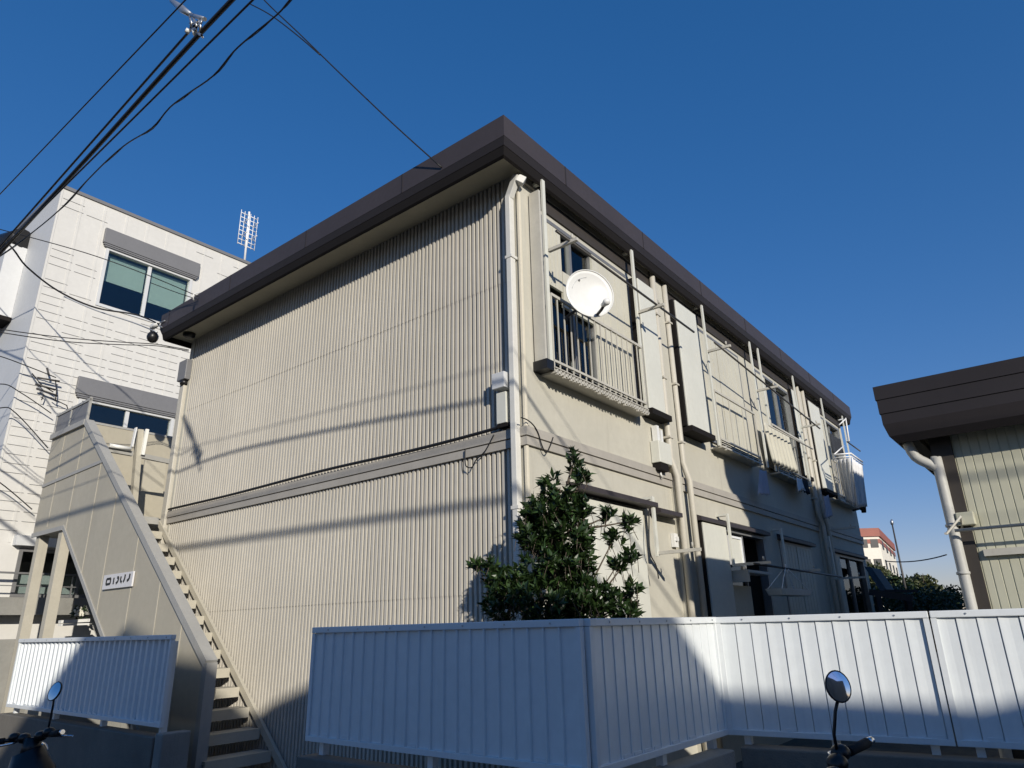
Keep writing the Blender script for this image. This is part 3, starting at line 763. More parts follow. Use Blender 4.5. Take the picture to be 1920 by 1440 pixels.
stroke([(.75, .86), (.745, .55), (.71, .36)], .032); stroke([(.90, .86), (.895, .52), (.83, .40)], .034)
m.build('lettering', M_INK, sg)

# ------------------------------------------------------------------ white house to the left
AW, BW = 10.6, -1.29
ZR = 8.62
wh = thing('white_house', 'tall white sided house with grey shutter cases rising behind the outdoor staircase', 'house', T(AW + 4, BW + 4, ZG))
def wallP(mb, plane, u0, u1, z0, z1, holes, depth=.12):
    def P(u, o, z): return T(plane + o, u, z)
    us = sorted({u0, u1} | {h[0] for h in holes} | {h[1] for h in holes}); zs = sorted({z0, z1} | {h[2] for h in holes} | {h[3] for h in holes})
    for i in range(len(us) - 1):
        for j in range(len(zs) - 1):
            cu = (us[i] + us[i + 1]) / 2; cz = (zs[j] + zs[j + 1]) / 2
            if any(h[0] < cu < h[1] and h[2] < cz < h[3] for h in holes): continue
            mb.add([P(us[i], 0, zs[j]), P(us[i + 1], 0, zs[j]), P(us[i + 1], 0, zs[j + 1]), P(us[i], 0, zs[j + 1])], [(0, 1, 2, 3)])
    for h in holes:
        c = [(h[0], h[2]), (h[1], h[2]), (h[1], h[3]), (h[0], h[3])]
        for i in range(4):
            p, q_ = c[i], c[(i + 1) % 4]
            mb.add([P(p[0], 0, p[1]), P(q_[0], 0, q_[1]), P(q_[0], depth, q_[1]), P(p[0], depth, p[1])], [(0, 1, 2, 3)])
w3 = (-.30, 1.56, 6.36, 7.70); w2 = (-.26, 1.60, 3.0, 4.40); w0 = (-.72, 1.35, .70, 1.52)
m = MB(); m.box(AW + .003, AW + 8, BW + .002, BW + .1, ZG, ZR - .002); m.box(AW + .003, AW + 8, 6.1, 6.198, ZG, ZR - .002); m.box(AW + 7.9, AW + 7.998, BW + .1, 6.1, ZG, ZR - .004)
m.build('side_wall', M_WBS, wh)
m = MB(); m.box(AW + 2.0, AW + 2.1, BW + .1, 6.1, ZG, ZR - .1)
for z in (2.2, 5.3): m.box(AW + .12, AW + 2.0, BW + .1, 6.1, z, z + .2)
m.build('room_partition', M_GREYB, wh)
m = MB(); m.box(AW - .03, AW + 8.05, BW - .04, 6.25, ZR, ZR + .07); m.build('parapet_cap', M_GREYB, wh)
# siding: lap lines and vertical joint strips
m = MB(); wallP(m, AW, BW, 6.2, ZG, ZR, [w3, w2, w0]); m.slot = 1
def solid_spans(z, half=.01):
    hs = [h for h in (w3, w2, w0) if h[2] - .02 < z < h[3] + .4]
    spans = []; u = BW + .02
    for h in sorted(hs): spans.append((u, h[0] - .06)); u = h[1] + .06
    spans.append((u, 6.18)); return [s for s in spans if s[1] - s[0] > .05]
z = 1.8
rl = random.Random(3)
while z < ZR - .1:
    for u0, u1 in solid_spans(z): 
        n = max(1, int((u1 - u0) / .44)); 
        for i in range(n):
            if rl.random() < (.6 if z > 6.0 else .05): continue
            a_ = u0 + (u1 - u0) * i / n + .03; b_ = u0 + (u1 - u0) * (i + 1) / n - .03
            m.box(AW - .007, AW + .001, a_, b_, z, z + .008)
    z += .165
m.slot = 0; u = BW + .40
while u < 6:
    spans = [(1.6, ZR - .02)]
    for h in (w3, w2):
        if h[0] - .12 < u < h[1] + .14: spans = [t for s in spans for t in (((s[0], h[2] - .08), (h[3] + .42, s[1])) if s[0] < h[2] < s[1] else (s,))]
    for z0, z1 in spans: m.box(AW - .007, AW + .001, u - .022, u + .022, z0, z1)
    u += .44
m.build('wall', [M_WB, M_GREYB], wh, recalc=False)
m = MB(); m.box(AW - .008, AW + .02, BW - .008, BW + .03, ZG, ZR - .003); m.build('corner_trim', M_WB, wh)
def wwin(h, blinds=(), split=True, case=True, dark=False):
    f = MB(); u0, u1, z0, z1 = h; w_ = .06
    f.box(AW - .02, AW + .09, u0, u0 + w_, z0 + w_, z1 - w_); f.box(AW - .02, AW + .09, u1 - w_, u1, z0 + w_, z1 - w_); f.box(AW - .02, AW + .09, u0, u1, z0, z0 + w_); f.box(AW - .02, AW + .09, u0, u1, z1 - w_, z1)
    mid = (u0 + u1) / 2
    if split: f.box(AW + .02, AW + .07, mid - .035, mid + .035, z0 + w_, z1 - w_)
    wo = f.build('window', M_WBS if not dark else M_FRAME, wh)
    for a_, b_ in ((u0 + w_, mid - .036), (mid + .036, u1 - w_)):
        g_ = MB(); g_.box(AW + .045, AW + .05, a_, b_, z0 + w_, z1 - w_); g_.build('pane', M_GLASS, wo)
    for a_, b_, c_, d_ in blinds:
        g_ = MB(); g_.box(AW + .16, AW + .165, a_, b_, c_, d_); g_.build('blind', M_BLUEBLIND, wo)
    if case:
        g_ = MB(); g_.box(AW - .075, AW - .001, u0 - .09, u1 + .10, z1 + .06, z1 + .40); g_.build('shutter_case', M_GREYB, wo, bevel=.006)
        g_ = MB(); g_.box(AW - .065, AW - .001, u0 - .07, u1 + .08, z1 + .022, z1 + .052); g_.box(AW - .055, AW - .001, u0 - .05, u1 + .06, z1 - .012, z1 + .014); g_.build('case_lip', M_GREYB, wo)
wwin(w3, [(-.22, .60, 7.02, 7.62), (.66, 1.50, 6.86, 7.62)])
wwin(w2, [])
wwin(w0, [], True, False, True)
g_ = MB(); g_.box(AW + .14, AW + .15, -.66, 1.29, .74, 1.08); g_.build('inner_curtain', M_CURT, wh)
m = MB(); m.box(AW - .35, AW - .001, -1.28, 1.40, .40, .68); m.build('balcony_slab', M_CONC, wh)
m = MB(); m.box(AW - .16, AW - .001, -.84, 1.42, 1.55, 1.72); m.build('shutter_case', M_WBS, wh)
m = MB()
for u in (-.4, .1, .6, 1.1): m.box(AW - .30, AW - .27, u, u + .02, .684, 1.06)
m.box(AW - .31, AW - .26, -1.2, 1.38, 1.06, 1.09); m.box(AW - .30, AW - .27, -1.2, 1.38, .86, .875); m.build('balcony_rail', M_FRAME, wh)
# bay on the shaded side
by = MB(); by.box(12.0, 13.9, BW - .36, BW - .001, 6.15, 7.75); byo = by.build('bay_window', M_WBS, wh)
by = MB(); by.box(11.95, 13.95, BW - .42, BW - .001, 6.06, 6.146); by.build('sill', M_LIP, byo)
by = MB(); by.tube([T(12.0, BW - .1, 7.95), T(12.6, BW - .3, 7.95)], .22, 12); by.build('vent_hood', M_BLACK, wh)
# TV aerial on the roof
an = thing('tv_aerial', 'pale twin panel television aerial on a mast above the white house roof', 'aerial', T(AW + .15, 2.82, ZR))
bA_, zA_ = 2.83, ZR
m = MB(); m.tube([T(AW + .15, 2.83, ZR + .07), T(AW + .15, 2.80, ZR + 1.55)], .028, 8); m.build('mast', M_WHITE, an)
m = MB(); dv = uB
for sgn in (-1, 1):
    cx = 2.81 + sgn * .13
    for k in range(8):
        z = ZR + .55 + k * .125; hw = .10
        m.tube([T(AW + .13, cx - hw, z), T(AW + .13, cx + hw, z)], .012, 5)
        if k in (2, 5): m.tube([T(AW + .13, cx, z), T(AW - .1, cx, z + .02)], .012, 5)
    for e in (-.1, 0, .1): m.tube([T(AW + .13, cx + e, ZR + .52), T(AW + .13, cx + e, ZR + 1.5)], .010, 5)
m.build('element', M_WHITE, an)

# ------------------------------------------------------------------ right neighbour
nb = thing('neighbour_house', 'low greenish beige house with a thick brown roof edge and grey downpipe', 'house', T(-5.5, 5, ZG))
an_, bn_ = -2.73, 1.22
m = MB(); rib_wall(m, 'A', -7.0, -3.16, ZG, 1.42, -(bn_ + .30), pitch=.062, depth=.004, groove=.16)
m.build('front_siding', M_OLIVEW, nb)
m = MB(); m.box(-3.12, -3.01, bn_ + .42, 12, ZG, 1.42); m.box(-7, -3.24, 11.9, 12, ZG, 1.42); m.build('wall', M_OLIVEW, nb)
m = MB(); m.box(-3.158, -3.01, bn_ + .27, bn_ + .418, ZG, 1.42); m.build('corner_strip', M_FRIEZE, nb)  # strip at the wall corner, set in a dark brown tone
m = MB(); ring(m, -12, an_, bn_, 12.3, [(-.03, 1.835), (0, 1.825), (0, 1.71), (-.008, 1.705), (-.008, 1.59), (-.016, 1.585), (-.016, 1.50), (-.04, 1.40), (-.085, 1.345), (-.22, 1.37), (-.22, 1.835)])
m.build('fascia', M_FOLD, nb)
m = MB(); m.box(-12, an_ - .09, bn_ + .09, 12.2, 1.425, 1.45); m.build('soffit', M_FRIEZE, nb)
m = MB(); m.box(-12, an_ - .1, bn_ + .1, 12.2, 1.76, 1.80); m.build('roof', M_FASCIA, nb)
m = MB(); ring(m, -14, -6.7, .86, 16, [(-.06, 5.13), (0, 5.1), (0, 4.72), (-.06, 4.56), (-.3, 4.60), (-.3, 5.13)]); m.box(-13.7, -7.0, 1.1, 15.7, 4.6, 5.0)
m.build('upper_roof', M_FASCIA, nb)
m = MB(); m.box(-13.5, -7.15, 1.3, 15.5, ZG, 4.6); m.build('upper_floor', M_OLIVEW, nb)
# round pipe from the eave with clamp
m = MB(); pc = [T(-2.86, bn_ + .20, 1.40), T(-2.90, bn_ + .22, 1.24), T(-3.02, bn_ + .24, 1.13), T(-3.04, bn_ + .24, 1.0), T(-3.04, bn_ + .24, ZG)]
m.tube(smooth_path(pc, 4), .040, 10); npipe = m.build('downpipe', M_PIPEG, nb)
for z in (.66, .30):
    m = MB(); m.tube([T(-3.04, bn_ + .24, z), T(-3.04, bn_ + .24, z + .02)], .047, 10); m.build('pipe_clamp', M_PIPEG, npipe)
m = MB(); m.tube([T(-3.06, bn_ + .14, .62), T(-6.9, bn_ + .14, .62)], .012, 6); m.tube([T(-3.0, bn_ + .10, .60), T(-3.0, bn_ + .14, .60), T(-3.12, bn_ + .14, .72), T(-3.10, bn_ + .25, .64)], .010, 6)
m.build('conduit', M_RAIL, nb)
m = MB(); m.box(-6.9, -3.2, bn_ + .255, bn_ + .298, .425, .475); m.build('trim_band', M_RAIL, nb)
m = MB(); m.box(-3.2, -3.08, bn_ + .2, bn_ + .296, .66, .76); m.build('junction_box', M_OLIVEW, nb, bevel=.008)

# ------------------------------------------------------------------ fences
def fence(name, P0, P1, zt, zb, label, pitch=.118, rib='bead', grp='white steel fences along the street', nposts=3, depth=.012):
    P0 = Vector((P0[0], P0[1], 0)); P1 = Vector((P1[0], P1[1], 0)); d = (P1 - P0); L_ = d.length; d.normalize()
    n = Vector((d.y, -d.x, 0))
    if n.dot(-P0) < 0: n = -n
    zt += EYE; zb += EYE
    root = thing(name, label, 'fence', P0.lerp(P1, .5) + Vector((0, 0, zb - .15)), grp)
    up = Vector((0, 0, 1))
    prof = [(.028, 0)]; u = .032
    k = max(1, round((L_ - .064) / pitch)); pt = (L_ - .064) / k
    rj = random.Random(int(L_ * 100))
    for i in range(k):
        if rib == 'bead':
            c_ = u + pt; j_ = rj.uniform(-.0015, .0015)
            prof += [(u + .020, j_), (c_ - .010, j_), (c_ - .0098, -.012), (c_ - .0085, -.012), (c_ - .008, .012), (c_ - .0065, .019), (c_ - .003, .021), (c_ + .001, .020), (c_ + .0045, .014), (c_ + .0065, .005)] if i < k - 1 else [(u + .020, 0), (c_, 0)]
        elif rib == 'line':
            c_ = u + pt; j_ = rj.uniform(-.001, .001)
            prof += [(u + .001, .006), (u + .014, .0045), (u + .032, .0018), (u + .055, j_), (c_ - .009, j_), (c_ - .0085, -.016), (c_ - .0015, -.016), (c_ - .001, .006)]
        elif rib == 'step':
            c_ = u + pt
            prof += [(u + .0025, .006), (c_ - .004, 0.0), (c_ - .003, -.008), (c_ - .001, -.008)]
        else:
            prof += [(u, 0), (u + pt * .30, 0), (u + pt * .42, -depth), (u + pt * .88, -depth)]
        u += pt
    def Q(u_, o_, z_): return P0 + d * u_ + n * o_ + up * z_
    nn = len(prof)
    m = MB(); m.add([Q(a_, b_, zb + .03) for a_, b_ in prof] + [Q(a_, b_, zt - .04) for a_, b_ in prof], [(i, i + 1, nn + i + 1, nn + i) for i in range(nn - 1)])
    o = m.build('panel_sheet', M_FENCE, root, recalc=False); so = o.modifiers.new('thick', 'SOLIDIFY'); so.thickness = .004; so.offset = 0
    def bar(u0, u1, z0, z1, o0, o1):
        m.box8([Q(u0, o0, z0), Q(u1, o0, z0), Q(u1, o1, z0), Q(u0, o1, z0), Q(u0, o0, z1), Q(u1, o0, z1), Q(u1, o1, z1), Q(u0, o1, z1)])
    m = MB(); bar(0, L_, zt - .045, zt, -.025, .026); m.build('top_rail', M_FENCEF, root, bevel=.005)
    m = MB(); bar(0, L_, zb, zb + .04, -.02, .022); m.build('bottom_rail', M_FENCEF, root, bevel=.004)
    for i in range(k):
        if rj.random() < .38:
            u_ = .032 + pt * i; m = MB(); bar(u_ + .024, u_ + pt - .014, zb + .041, zb + .058, .004, .012); m.build('clip_plate', M_FENCEF, root)
    for i in range(1, k, 3):
        u_ = .032 + pt * (i + .5); m = MB(); c_ = Q(u_, .027, zt - .022); m.tube([c_, c_ + n * .004], .006, 6); m.build('screw', M_GALV, root)
    m = MB(); bar(0, .035, zb + .04, zt - .046, -.02, .02); m.build('stile', M_FENCEF, root)
    m = MB(); bar(L_ - .035, L_, zb + .04, zt - .046, -.02, .02); m.build('stile', M_FENCEF, root)
    for i in range(nposts):
        u_ = .12 + (L_ - .24) * i / (nposts - 1)
        m = MB(); bar(u_ - .025, u_ + .025, zb - .20, zt - .06, -.10, -.045); bar(u_ - .02, u_ + .02, zb + .1, zb + .14, -.045, -.02); m.build('post', M_FENCEF, root)
    return root
F0 = (-1.645, 5.889); F1 = (.374, 4.30); F2 = (1.521, 5.66); F3 = (2.775, 4.935); F4 = (4.35, 4.025)
F1b = (.405, 4.318)
FT, FB = .041, -.78
fence('fence', F0, F1, FT, FB, 'white fence in full blue shade running towards the centre corner post')
fence('fence', F1b, F2, FT, FB, 'white fence of flush boards running back from the corner post below the shrub', rib='step')
fence('fence', (F2[0] + .012, F2[1] - .01), F3, FT - .002, FB, 'sunlit white fence with dark rib lines standing behind a round scooter mirror', rib='line')
fence('fence', (F3[0] + .008, F3[1] - .005), F4, FT - .002, FB, 'sunlit white fence in front of the low greenish beige house', rib='line')
def on_fl(a, b): p = T(a, b, 0); return (p.x, p.y)
fence('fence', on_fl(7.40, -1.43), on_fl(3.26, -1.45), .016, -.80, 'closely corrugated white fence in front of the taupe outdoor staircase', pitch=.128, rib='corr', depth=.03, nposts=4)
def lowwall(P0, P1, zt, label, mt=M_CONCD, th=.09, ext=0):
    P0 = Vector((P0[0], P0[1], 0)); P1 = Vector((P1[0], P1[1], 0)); d = (P1 - P0).normalized(); n = Vector((d.y, -d.x, 0))
    m = MB(); P0 = P0 - d * ext; P1 = P1 + d * ext
    up = Vector((0, 0, zt + EYE))
    q = [P0 + n * th, P1 + n * th, P1 - n * th, P0 - n * th]
    m.box8(q + [p + up for p in q])
    return tag(m.build('retaining_wall', mt, bevel=.01), label, 'wall', 'low concrete walls under the fences')
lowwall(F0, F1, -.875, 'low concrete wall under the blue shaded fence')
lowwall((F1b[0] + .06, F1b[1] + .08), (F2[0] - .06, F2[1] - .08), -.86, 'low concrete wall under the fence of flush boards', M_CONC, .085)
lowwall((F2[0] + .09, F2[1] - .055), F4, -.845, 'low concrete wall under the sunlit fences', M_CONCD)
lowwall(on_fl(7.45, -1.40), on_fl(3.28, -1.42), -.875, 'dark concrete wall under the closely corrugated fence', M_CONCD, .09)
p = on_fl(3.20, -1.42); m = MB(); m.box(3.05, 3.186, -1.54, -1.27, ZG, -.83)
tag(m.build('gate_pier', M_CONC, bevel=.012), 'short concrete pier at the end of the dark wall beside the stair foot', 'pier')

# ------------------------------------------------------------------ shrub in front of the corner
def leaf_faces(mb, p, d, up, L_, W_):
    d = d.normalized(); s_ = d.cross(up)
    if s_.length < 1e-3: s_ = d.orthogonal()
    s_.normalize(); nrm_ = s_.cross(d)
    c_ = -nrm_ * L_ * .10
    mb.add([p, p + d * L_ * .45 + s_ * W_ + nrm_ * W_ * .35, p + d * L_ + c_, p + d * L_ * .45 - s_ * W_ + nrm_ * W_ * .35, p + d * L_ * .5],
           [(0, 4, 1), (1, 4, 2), (0, 3, 4), (3, 2, 4)])
def rv(rnd):
    while True:
        v = Vector((rnd.uniform(-1, 1), rnd.uniform(-1, 1), rnd.uniform(-1, 1)))
        if .05 < v.length < 1: return v
rnd = random.Random(11)
YS = 5.42
sh = thing('shrub', 'tall glossy leaved shrub growing behind the fence at the house corner', 'shrub', (at_y(1045, 1160, YS).x, YS, 0))
blobs = [(1076, 866, 12, 22, 7), (1090, 895, 16, 18, 7), (1030, 905, 18, 26, 8), (1060, 925, 22, 20, 8), (1035, 958, 56, 34, 34), (1088, 952, 26, 22, 9), (1000, 1000, 34, 34, 22), (1056, 1005, 58, 42, 44),
         (1045, 1065, 74, 46, 64), (1010, 1130, 104, 40, 74), (950, 1100, 44, 36, 30), (922, 1058, 12, 12, 4), (895, 1060, 10, 6, 3), (1100, 1125, 62, 34, 42), (1168, 1140, 30, 26, 14),
         (1140, 968, 14, 14, 4), (1180, 978, 12, 14, 4), (1152, 1008, 20, 14, 5), (1184, 1040, 12, 10, 3), (1158, 1058, 18, 12, 5), (1188, 1108, 12, 16, 4), (1090, 1070, 22, 26, 8), (1060, 1210, 130, 50, 60)]
lm = MB(); tips = []
for cx, cy, rx, ry, n in blobs:
    c_ = at_y(cx, cy, YS); sx = rx * .00407; sz = ry * .00407
    for i in range(int(n * (2.7 if cy > 930 else 1.6))):
        v = rv(rnd); v = v.normalized() * (v.length ** .75)
        p = c_ + Vector((v.x * sx, v.y * max(sx, .12) * .9, v.z * sz)); tips.append(p)
        ax = (Vector((v.x, v.y * .6, abs(v.z) * .6 + .7)) + rv(rnd) * .5).normalized()
        k = rnd.randint(7, 10)
        for j in range(k):
            ang = j * 2.4 + rnd.random(); sp_ = rnd.uniform(.35, 1.15)
            o1 = ax.orthogonal().normalized(); o2 = ax.cross(o1)
            dd = ax * math.cos(sp_) + (o1 * math.cos(ang) + o2 * math.sin(ang)) * math.sin(sp_)
            leaf_faces(lm, p - ax * rnd.uniform(0, .05), dd, ax, rnd.uniform(.05, .098), rnd.uniform(.012, .020))
lm.build('foliage', M_LEAF, sh, recalc=False, smooth=False)
bm_ = MB(); base = Vector((at_y(1045, 1160, YS).x, YS, .02))
trunk = [base, base + Vector((.02, 0, .7)), base + Vector((-.02, .02, 1.5)), at_y(1050, 985, YS), at_y(1060, 925, YS)]
bm_.tube(smooth_path(trunk, 4), [.035 - .0012 * i for i in range(17)], 8); bm_.build('trunk', M_BARK, sh)
bm_ = MB()
for cx, cy, rx, ry, n in blobs[:-1]:
    c_ = at_y(cx, cy, YS); s0 = min(trunk, key=lambda q_: (q_ - c_).length + (5 if q_.z > c_.z else 0))
    bm_.tube([s0, s0.lerp(c_, .5) + rv(rnd) * .04 - Vector((0, 0, .03)), c_], [.012, .009, .004], 5)
for p in tips[::3]:
    bm_.tube([p - Vector((rnd.uniform(-.06, .06), rnd.uniform(-.06, .06), .12)), p], .003, 4)
bm_.tube([base + Vector((0, 0, .3)), base + Vector((.03, .01, .5))], .01, 5); bm_.build('branch', M_BARK, sh)

# ------------------------------------------------------------------ overhead cables
GC = 'overhead cables along the street'
BC = -3.12
def ext(p, q, f0, f1):                                # straight run through two points, prolonged both ways
    return [p - (q - p) * f0, p, q, q + (q - p) * f1]
p, q = pb(435, 0, BC), pb(0, 475, BC)
fl_ = -uA * 1.0
cable('overhead_cable', smooth_path([p + fl_ * 14 - Vector((0, 0, .35)), p + fl_ * 7 - Vector((0, 0, .36)), p + fl_ * 2.5 - Vector((0, 0, .10)), p, p.lerp(q, .5), q, q + (q - p) * 2.2], 5), .018, 'thickest black overhead cable with the grey clamp hanging from it', GC)
p, q = pb(352, 62, BC + .03), pb(0, 462, BC + .03)
cable('overhead_cable', [pb(372, 40, BC), p, q, q + (q - p) * 2.2], .010, 'thin cable that joins the thickest overhead cable at the clamp', GC)
p, q = pb(474, 0, BC - .17), pb(40, 430, BC - .17)
cable('overhead_cable', ext(p, q, 3.5, 2.2), .007, 'thin straight cable between the thickest cable and the twisted one', GC)
p, q = pb(343, 5, BC - .1), pb(0, 364, BC - .1)
cable('overhead_cable', ext(p, q, 3.5, 2.2), .006, 'thinnest overhead cable crossing the sky apart from the bundle', GC)
tw = [(620, -90), (545, -2), (520, 27), (470, 68), (437, 98), (400, 142), (352, 176), (318, 202), (285, 240), (240, 268), (205, 297), (160, 342), (110, 395), (45, 448), (-40, 510), (-160, 610)]
twp = smooth_path([pb(x, y, BC + 1.05) for x, y in tw], 4)
twp = [twp[0] + (twp[0] - twp[4]) * 12] + twp + [twp[-1] + (twp[-1] - twp[-5]) * 12]
cable('overhead_cable', twp, .009, 'wavy twisted black cable running down to the white house', GC)
cable('overhead_cable', [v + Vector((0, 0, .018 * math.sin(i * .9))) + Vector((.012, 0, 0)) for i, v in enumerate(twp)], .005, 'thin strand wound round the wavy twisted cable', GC)
cable('overhead_cable', [T(-14, -5.25, 4.62), T(0, -5.25, 4.80), T(16, -5.25, 4.72), T(34, -5.25, 4.6)], .032, 'thick telephone cable along the road above the camera', GC)
# service drop to the near eave
def drop(pts, n=6): return smooth_path(pts, n)
end = on_plane(828, 314, T(0, RB0 - .01, 0), uB)
cable('service_cable', drop([pb(440, -60, -1.75), pb(500, 5, -1.55), pb(560, 62, -1.33), pb(640, 140, -1.05), pb(740, 235, -.72), end]), .008, 'black service cable running from the street down to the near eave', 'service cables to the apartment house')
cable('service_cable', drop([pb(470, 8, -1.62), pb(510, 30, -1.52), pb(562, 70, -1.33), pb(600, 103, -1.19)]), .008, 'short second strand beside the upper end of the near service cable', 'service cables to the apartment house')
# drops to the far eave corner
ec = T(RA1 + .02, RB0 - .02, 4.75)
cable('service_cable', drop([pb(-120, 380, -3.1), pb(0, 445, -2.7), pb(50, 500, -2.3), pb(110, 546, -1.8), pb(180, 577, -1.25), pb(255, 590, -.7), ec + Vector((0, 0, .05))]), .013, 'thick sagging black cable across the white house to the far eave corner', 'service cables to the apartment house')
cable('service_cable', drop([pb(120, 556, -1.6), pb(180, 582, -1.2), pb(250, 605, -.75), ec - Vector((0, 0, .10))]), .010, 'thin strand hanging just under the thick sagging cable', 'service cables to the apartment house', M_GALV)
hk2 = on_plane(372, 556, T(0, RB0 - .05, 0), uB)
cable('service_cable', drop([pb(-100, 405, -3.0), pb(0, 430, -2.6), pb(160, 474, -1.7), pb(280, 517, -.95), hk2]), .007, 'upper thin cable crossing the top window of the white house', 'service cables to the apartment house')
cable('service_cable', drop([pb(282, 530, -.95), pb(330, 548, -.65), hk2 - Vector((0, 0, .05))]), .006, 'short thin strand ending at the wire hook on the far eave', 'service cables to the apartment house')
for i, (ys, lab) in enumerate((((617, 633, 641, 643), 'upper of two thin cables crossing the white house below its top window'), ((623, 640, 646, 645), 'lower of two thin cables crossing the white house below its top window'))):
    cable('service_cable', drop([pb(-120, ys[0] - 22, -3.0), pb(0, ys[0], -2.5), pb(120, ys[1], -1.7), pb(220, ys[2], -1.0), pb(288, 645 + 3 * i, -.45), T(6.95, -.20, 4.44 - .02 * i), T(6.80, -.06, 4.40 - .02 * i)]), .007, lab, 'service cables to the apartment house')
for pts, lab in (([(-60, 655), (0, 668), (60, 690), (105, 708)], 'thin cable running to the bracket on the white house'), ([(-80, 742), (0, 720), (40, 737), (96, 775)], 'slack cable bending at the corner of the white house'), ([(-80, 790), (0, 765), (30, 775), (90, 840)], 'lower slack cable at the corner of the white house'), ([(-50, 880), (0, 905), (60, 955)], 'lowest thin cable on the corner of the white house')):
    cable('service_cable', drop([T(AW - .12 - .25 * (1 - i / len(pts)), *onP(x, y, AW - .12 - .25 * (1 - i / len(pts)))) for i, (x, y) in enumerate(pts)]), .010, lab, 'cables on the white house')
# hardware
hw = thing('cable_clamp', 'grey clamp and insulators hanging on the thickest overhead cable', 'cable clamp', pb(362, 45, BC))
m = MB(); m.tube([pb(322, 2, BC), pb(340, 16, BC), pb(358, 28, BC)], [.02, .035, .02], 8); m.tube([pb(358, 28, BC), pb(384, 36, BC)], .018, 6); m.build('tension_grip', M_GALV, hw)
m = MB()
for x0, y0, x1, y1 in ((355, 30, 357, 58), (362, 34, 368, 60), (372, 34, 374, 66), (380, 34, 368, 52), (356, 44, 378, 40), (358, 56, 372, 48), (370, 62, 380, 70)):
    m.tube([pb(x0, y0, BC), pb((x0 + x1) / 2 + 3, (y0 + y1) / 2, BC - .03), pb(x1, y1, BC)], .010, 6)
m.build('lead_wire', M_GALV, hw)
m = MB(); m.tube([pb(350, 62, BC), pb(354, 55, BC)], .02, 8); m.tube([pb(366, 64, BC), pb(364, 56, BC)], .02, 8); m.build('insulator', M_PORC, hw)
ins = thing('cable_insulator', 'white insulator and black cable boot at the far eave corner', 'insulator', ec)
ic = on_plane(288, 612, T(0, RB0 - .02, 0), uB)
m = MB(); m.tube([ic + uA * .06, ic + uA * .03, ic, ic - uA * .04, ic - uA * .16], [.03, .05, .035, .05, .03], 10); m.build('porcelain', M_PORC, ins)
m = MB(); m.tube([ic + Vector((0, 0, .04)) + uA * .07, ic + uA * .10, ic - Vector((0, 0, .08)) + uA * .06, ic - Vector((0, 0, .14))], .016, 6); m.ball(ic - Vector((0, 0, .20)) - uA * .03, .09, .09, .10); m.build('cable_boot', M_BLACK, ins)
m = MB(); m.tube([ec + Vector((0, 0, .02)), ec + Vector((0, 0, -.05)) - uA * .14], .012, 6); m.tube([ec + Vector((0, 0, .06)), ec + Vector((0, 0, .05)) - uA * .2], .01, 6); m.build('strain_clamp', M_GALV, ins)
m = MB(); q0 = hk2; m.tube([q0 + Vector((0, 0, .06)) - uA * .02, q0 + Vector((0, 0, .03)) - uB * .05, q0 - uB * .08, q0 - Vector((0, 0, .07)) - uB * .07, q0 - Vector((0, 0, .05)) + uA * .1], .010, 6)
tag(m.build('wire_hook', M_PORC), 'white wire hook on the roof edge near the far eave corner', 'hook')
bk = thing('cable_bracket', 'dark bracket with loose cables on the white house wall beside the stair landing', 'bracket', T(AW - .1, *onP(95, 715, AW - .1)))
m = MB()
for (x0, y0, x1, y1) in ((70, 708, 112, 715), (66, 720, 104, 731), (68, 728, 108, 742), (88, 690, 92, 704)):
    m.tube([T(AW - .12, *onP(x0, y0, AW - .12)), T(AW - .16, *onP(x1, y1, AW - .16))], .018, 6)
m.build('arm', M_DARKPOLE, bk)
m = MB()
for pts in ([(104, 712), (106, 735), (104, 750)], [(74, 735), (82, 740), (78, 750)], [(95, 745), (106, 753)], [(60, 700), (78, 722), (100, 735)], [(104, 750), (125, 760), (130, 775)]):
    m.tube([T(AW - .13, *onP(x, y, AW - .13)) for x, y in pts], .010, 5)
m.build('loose_cable', M_CABLE, bk)

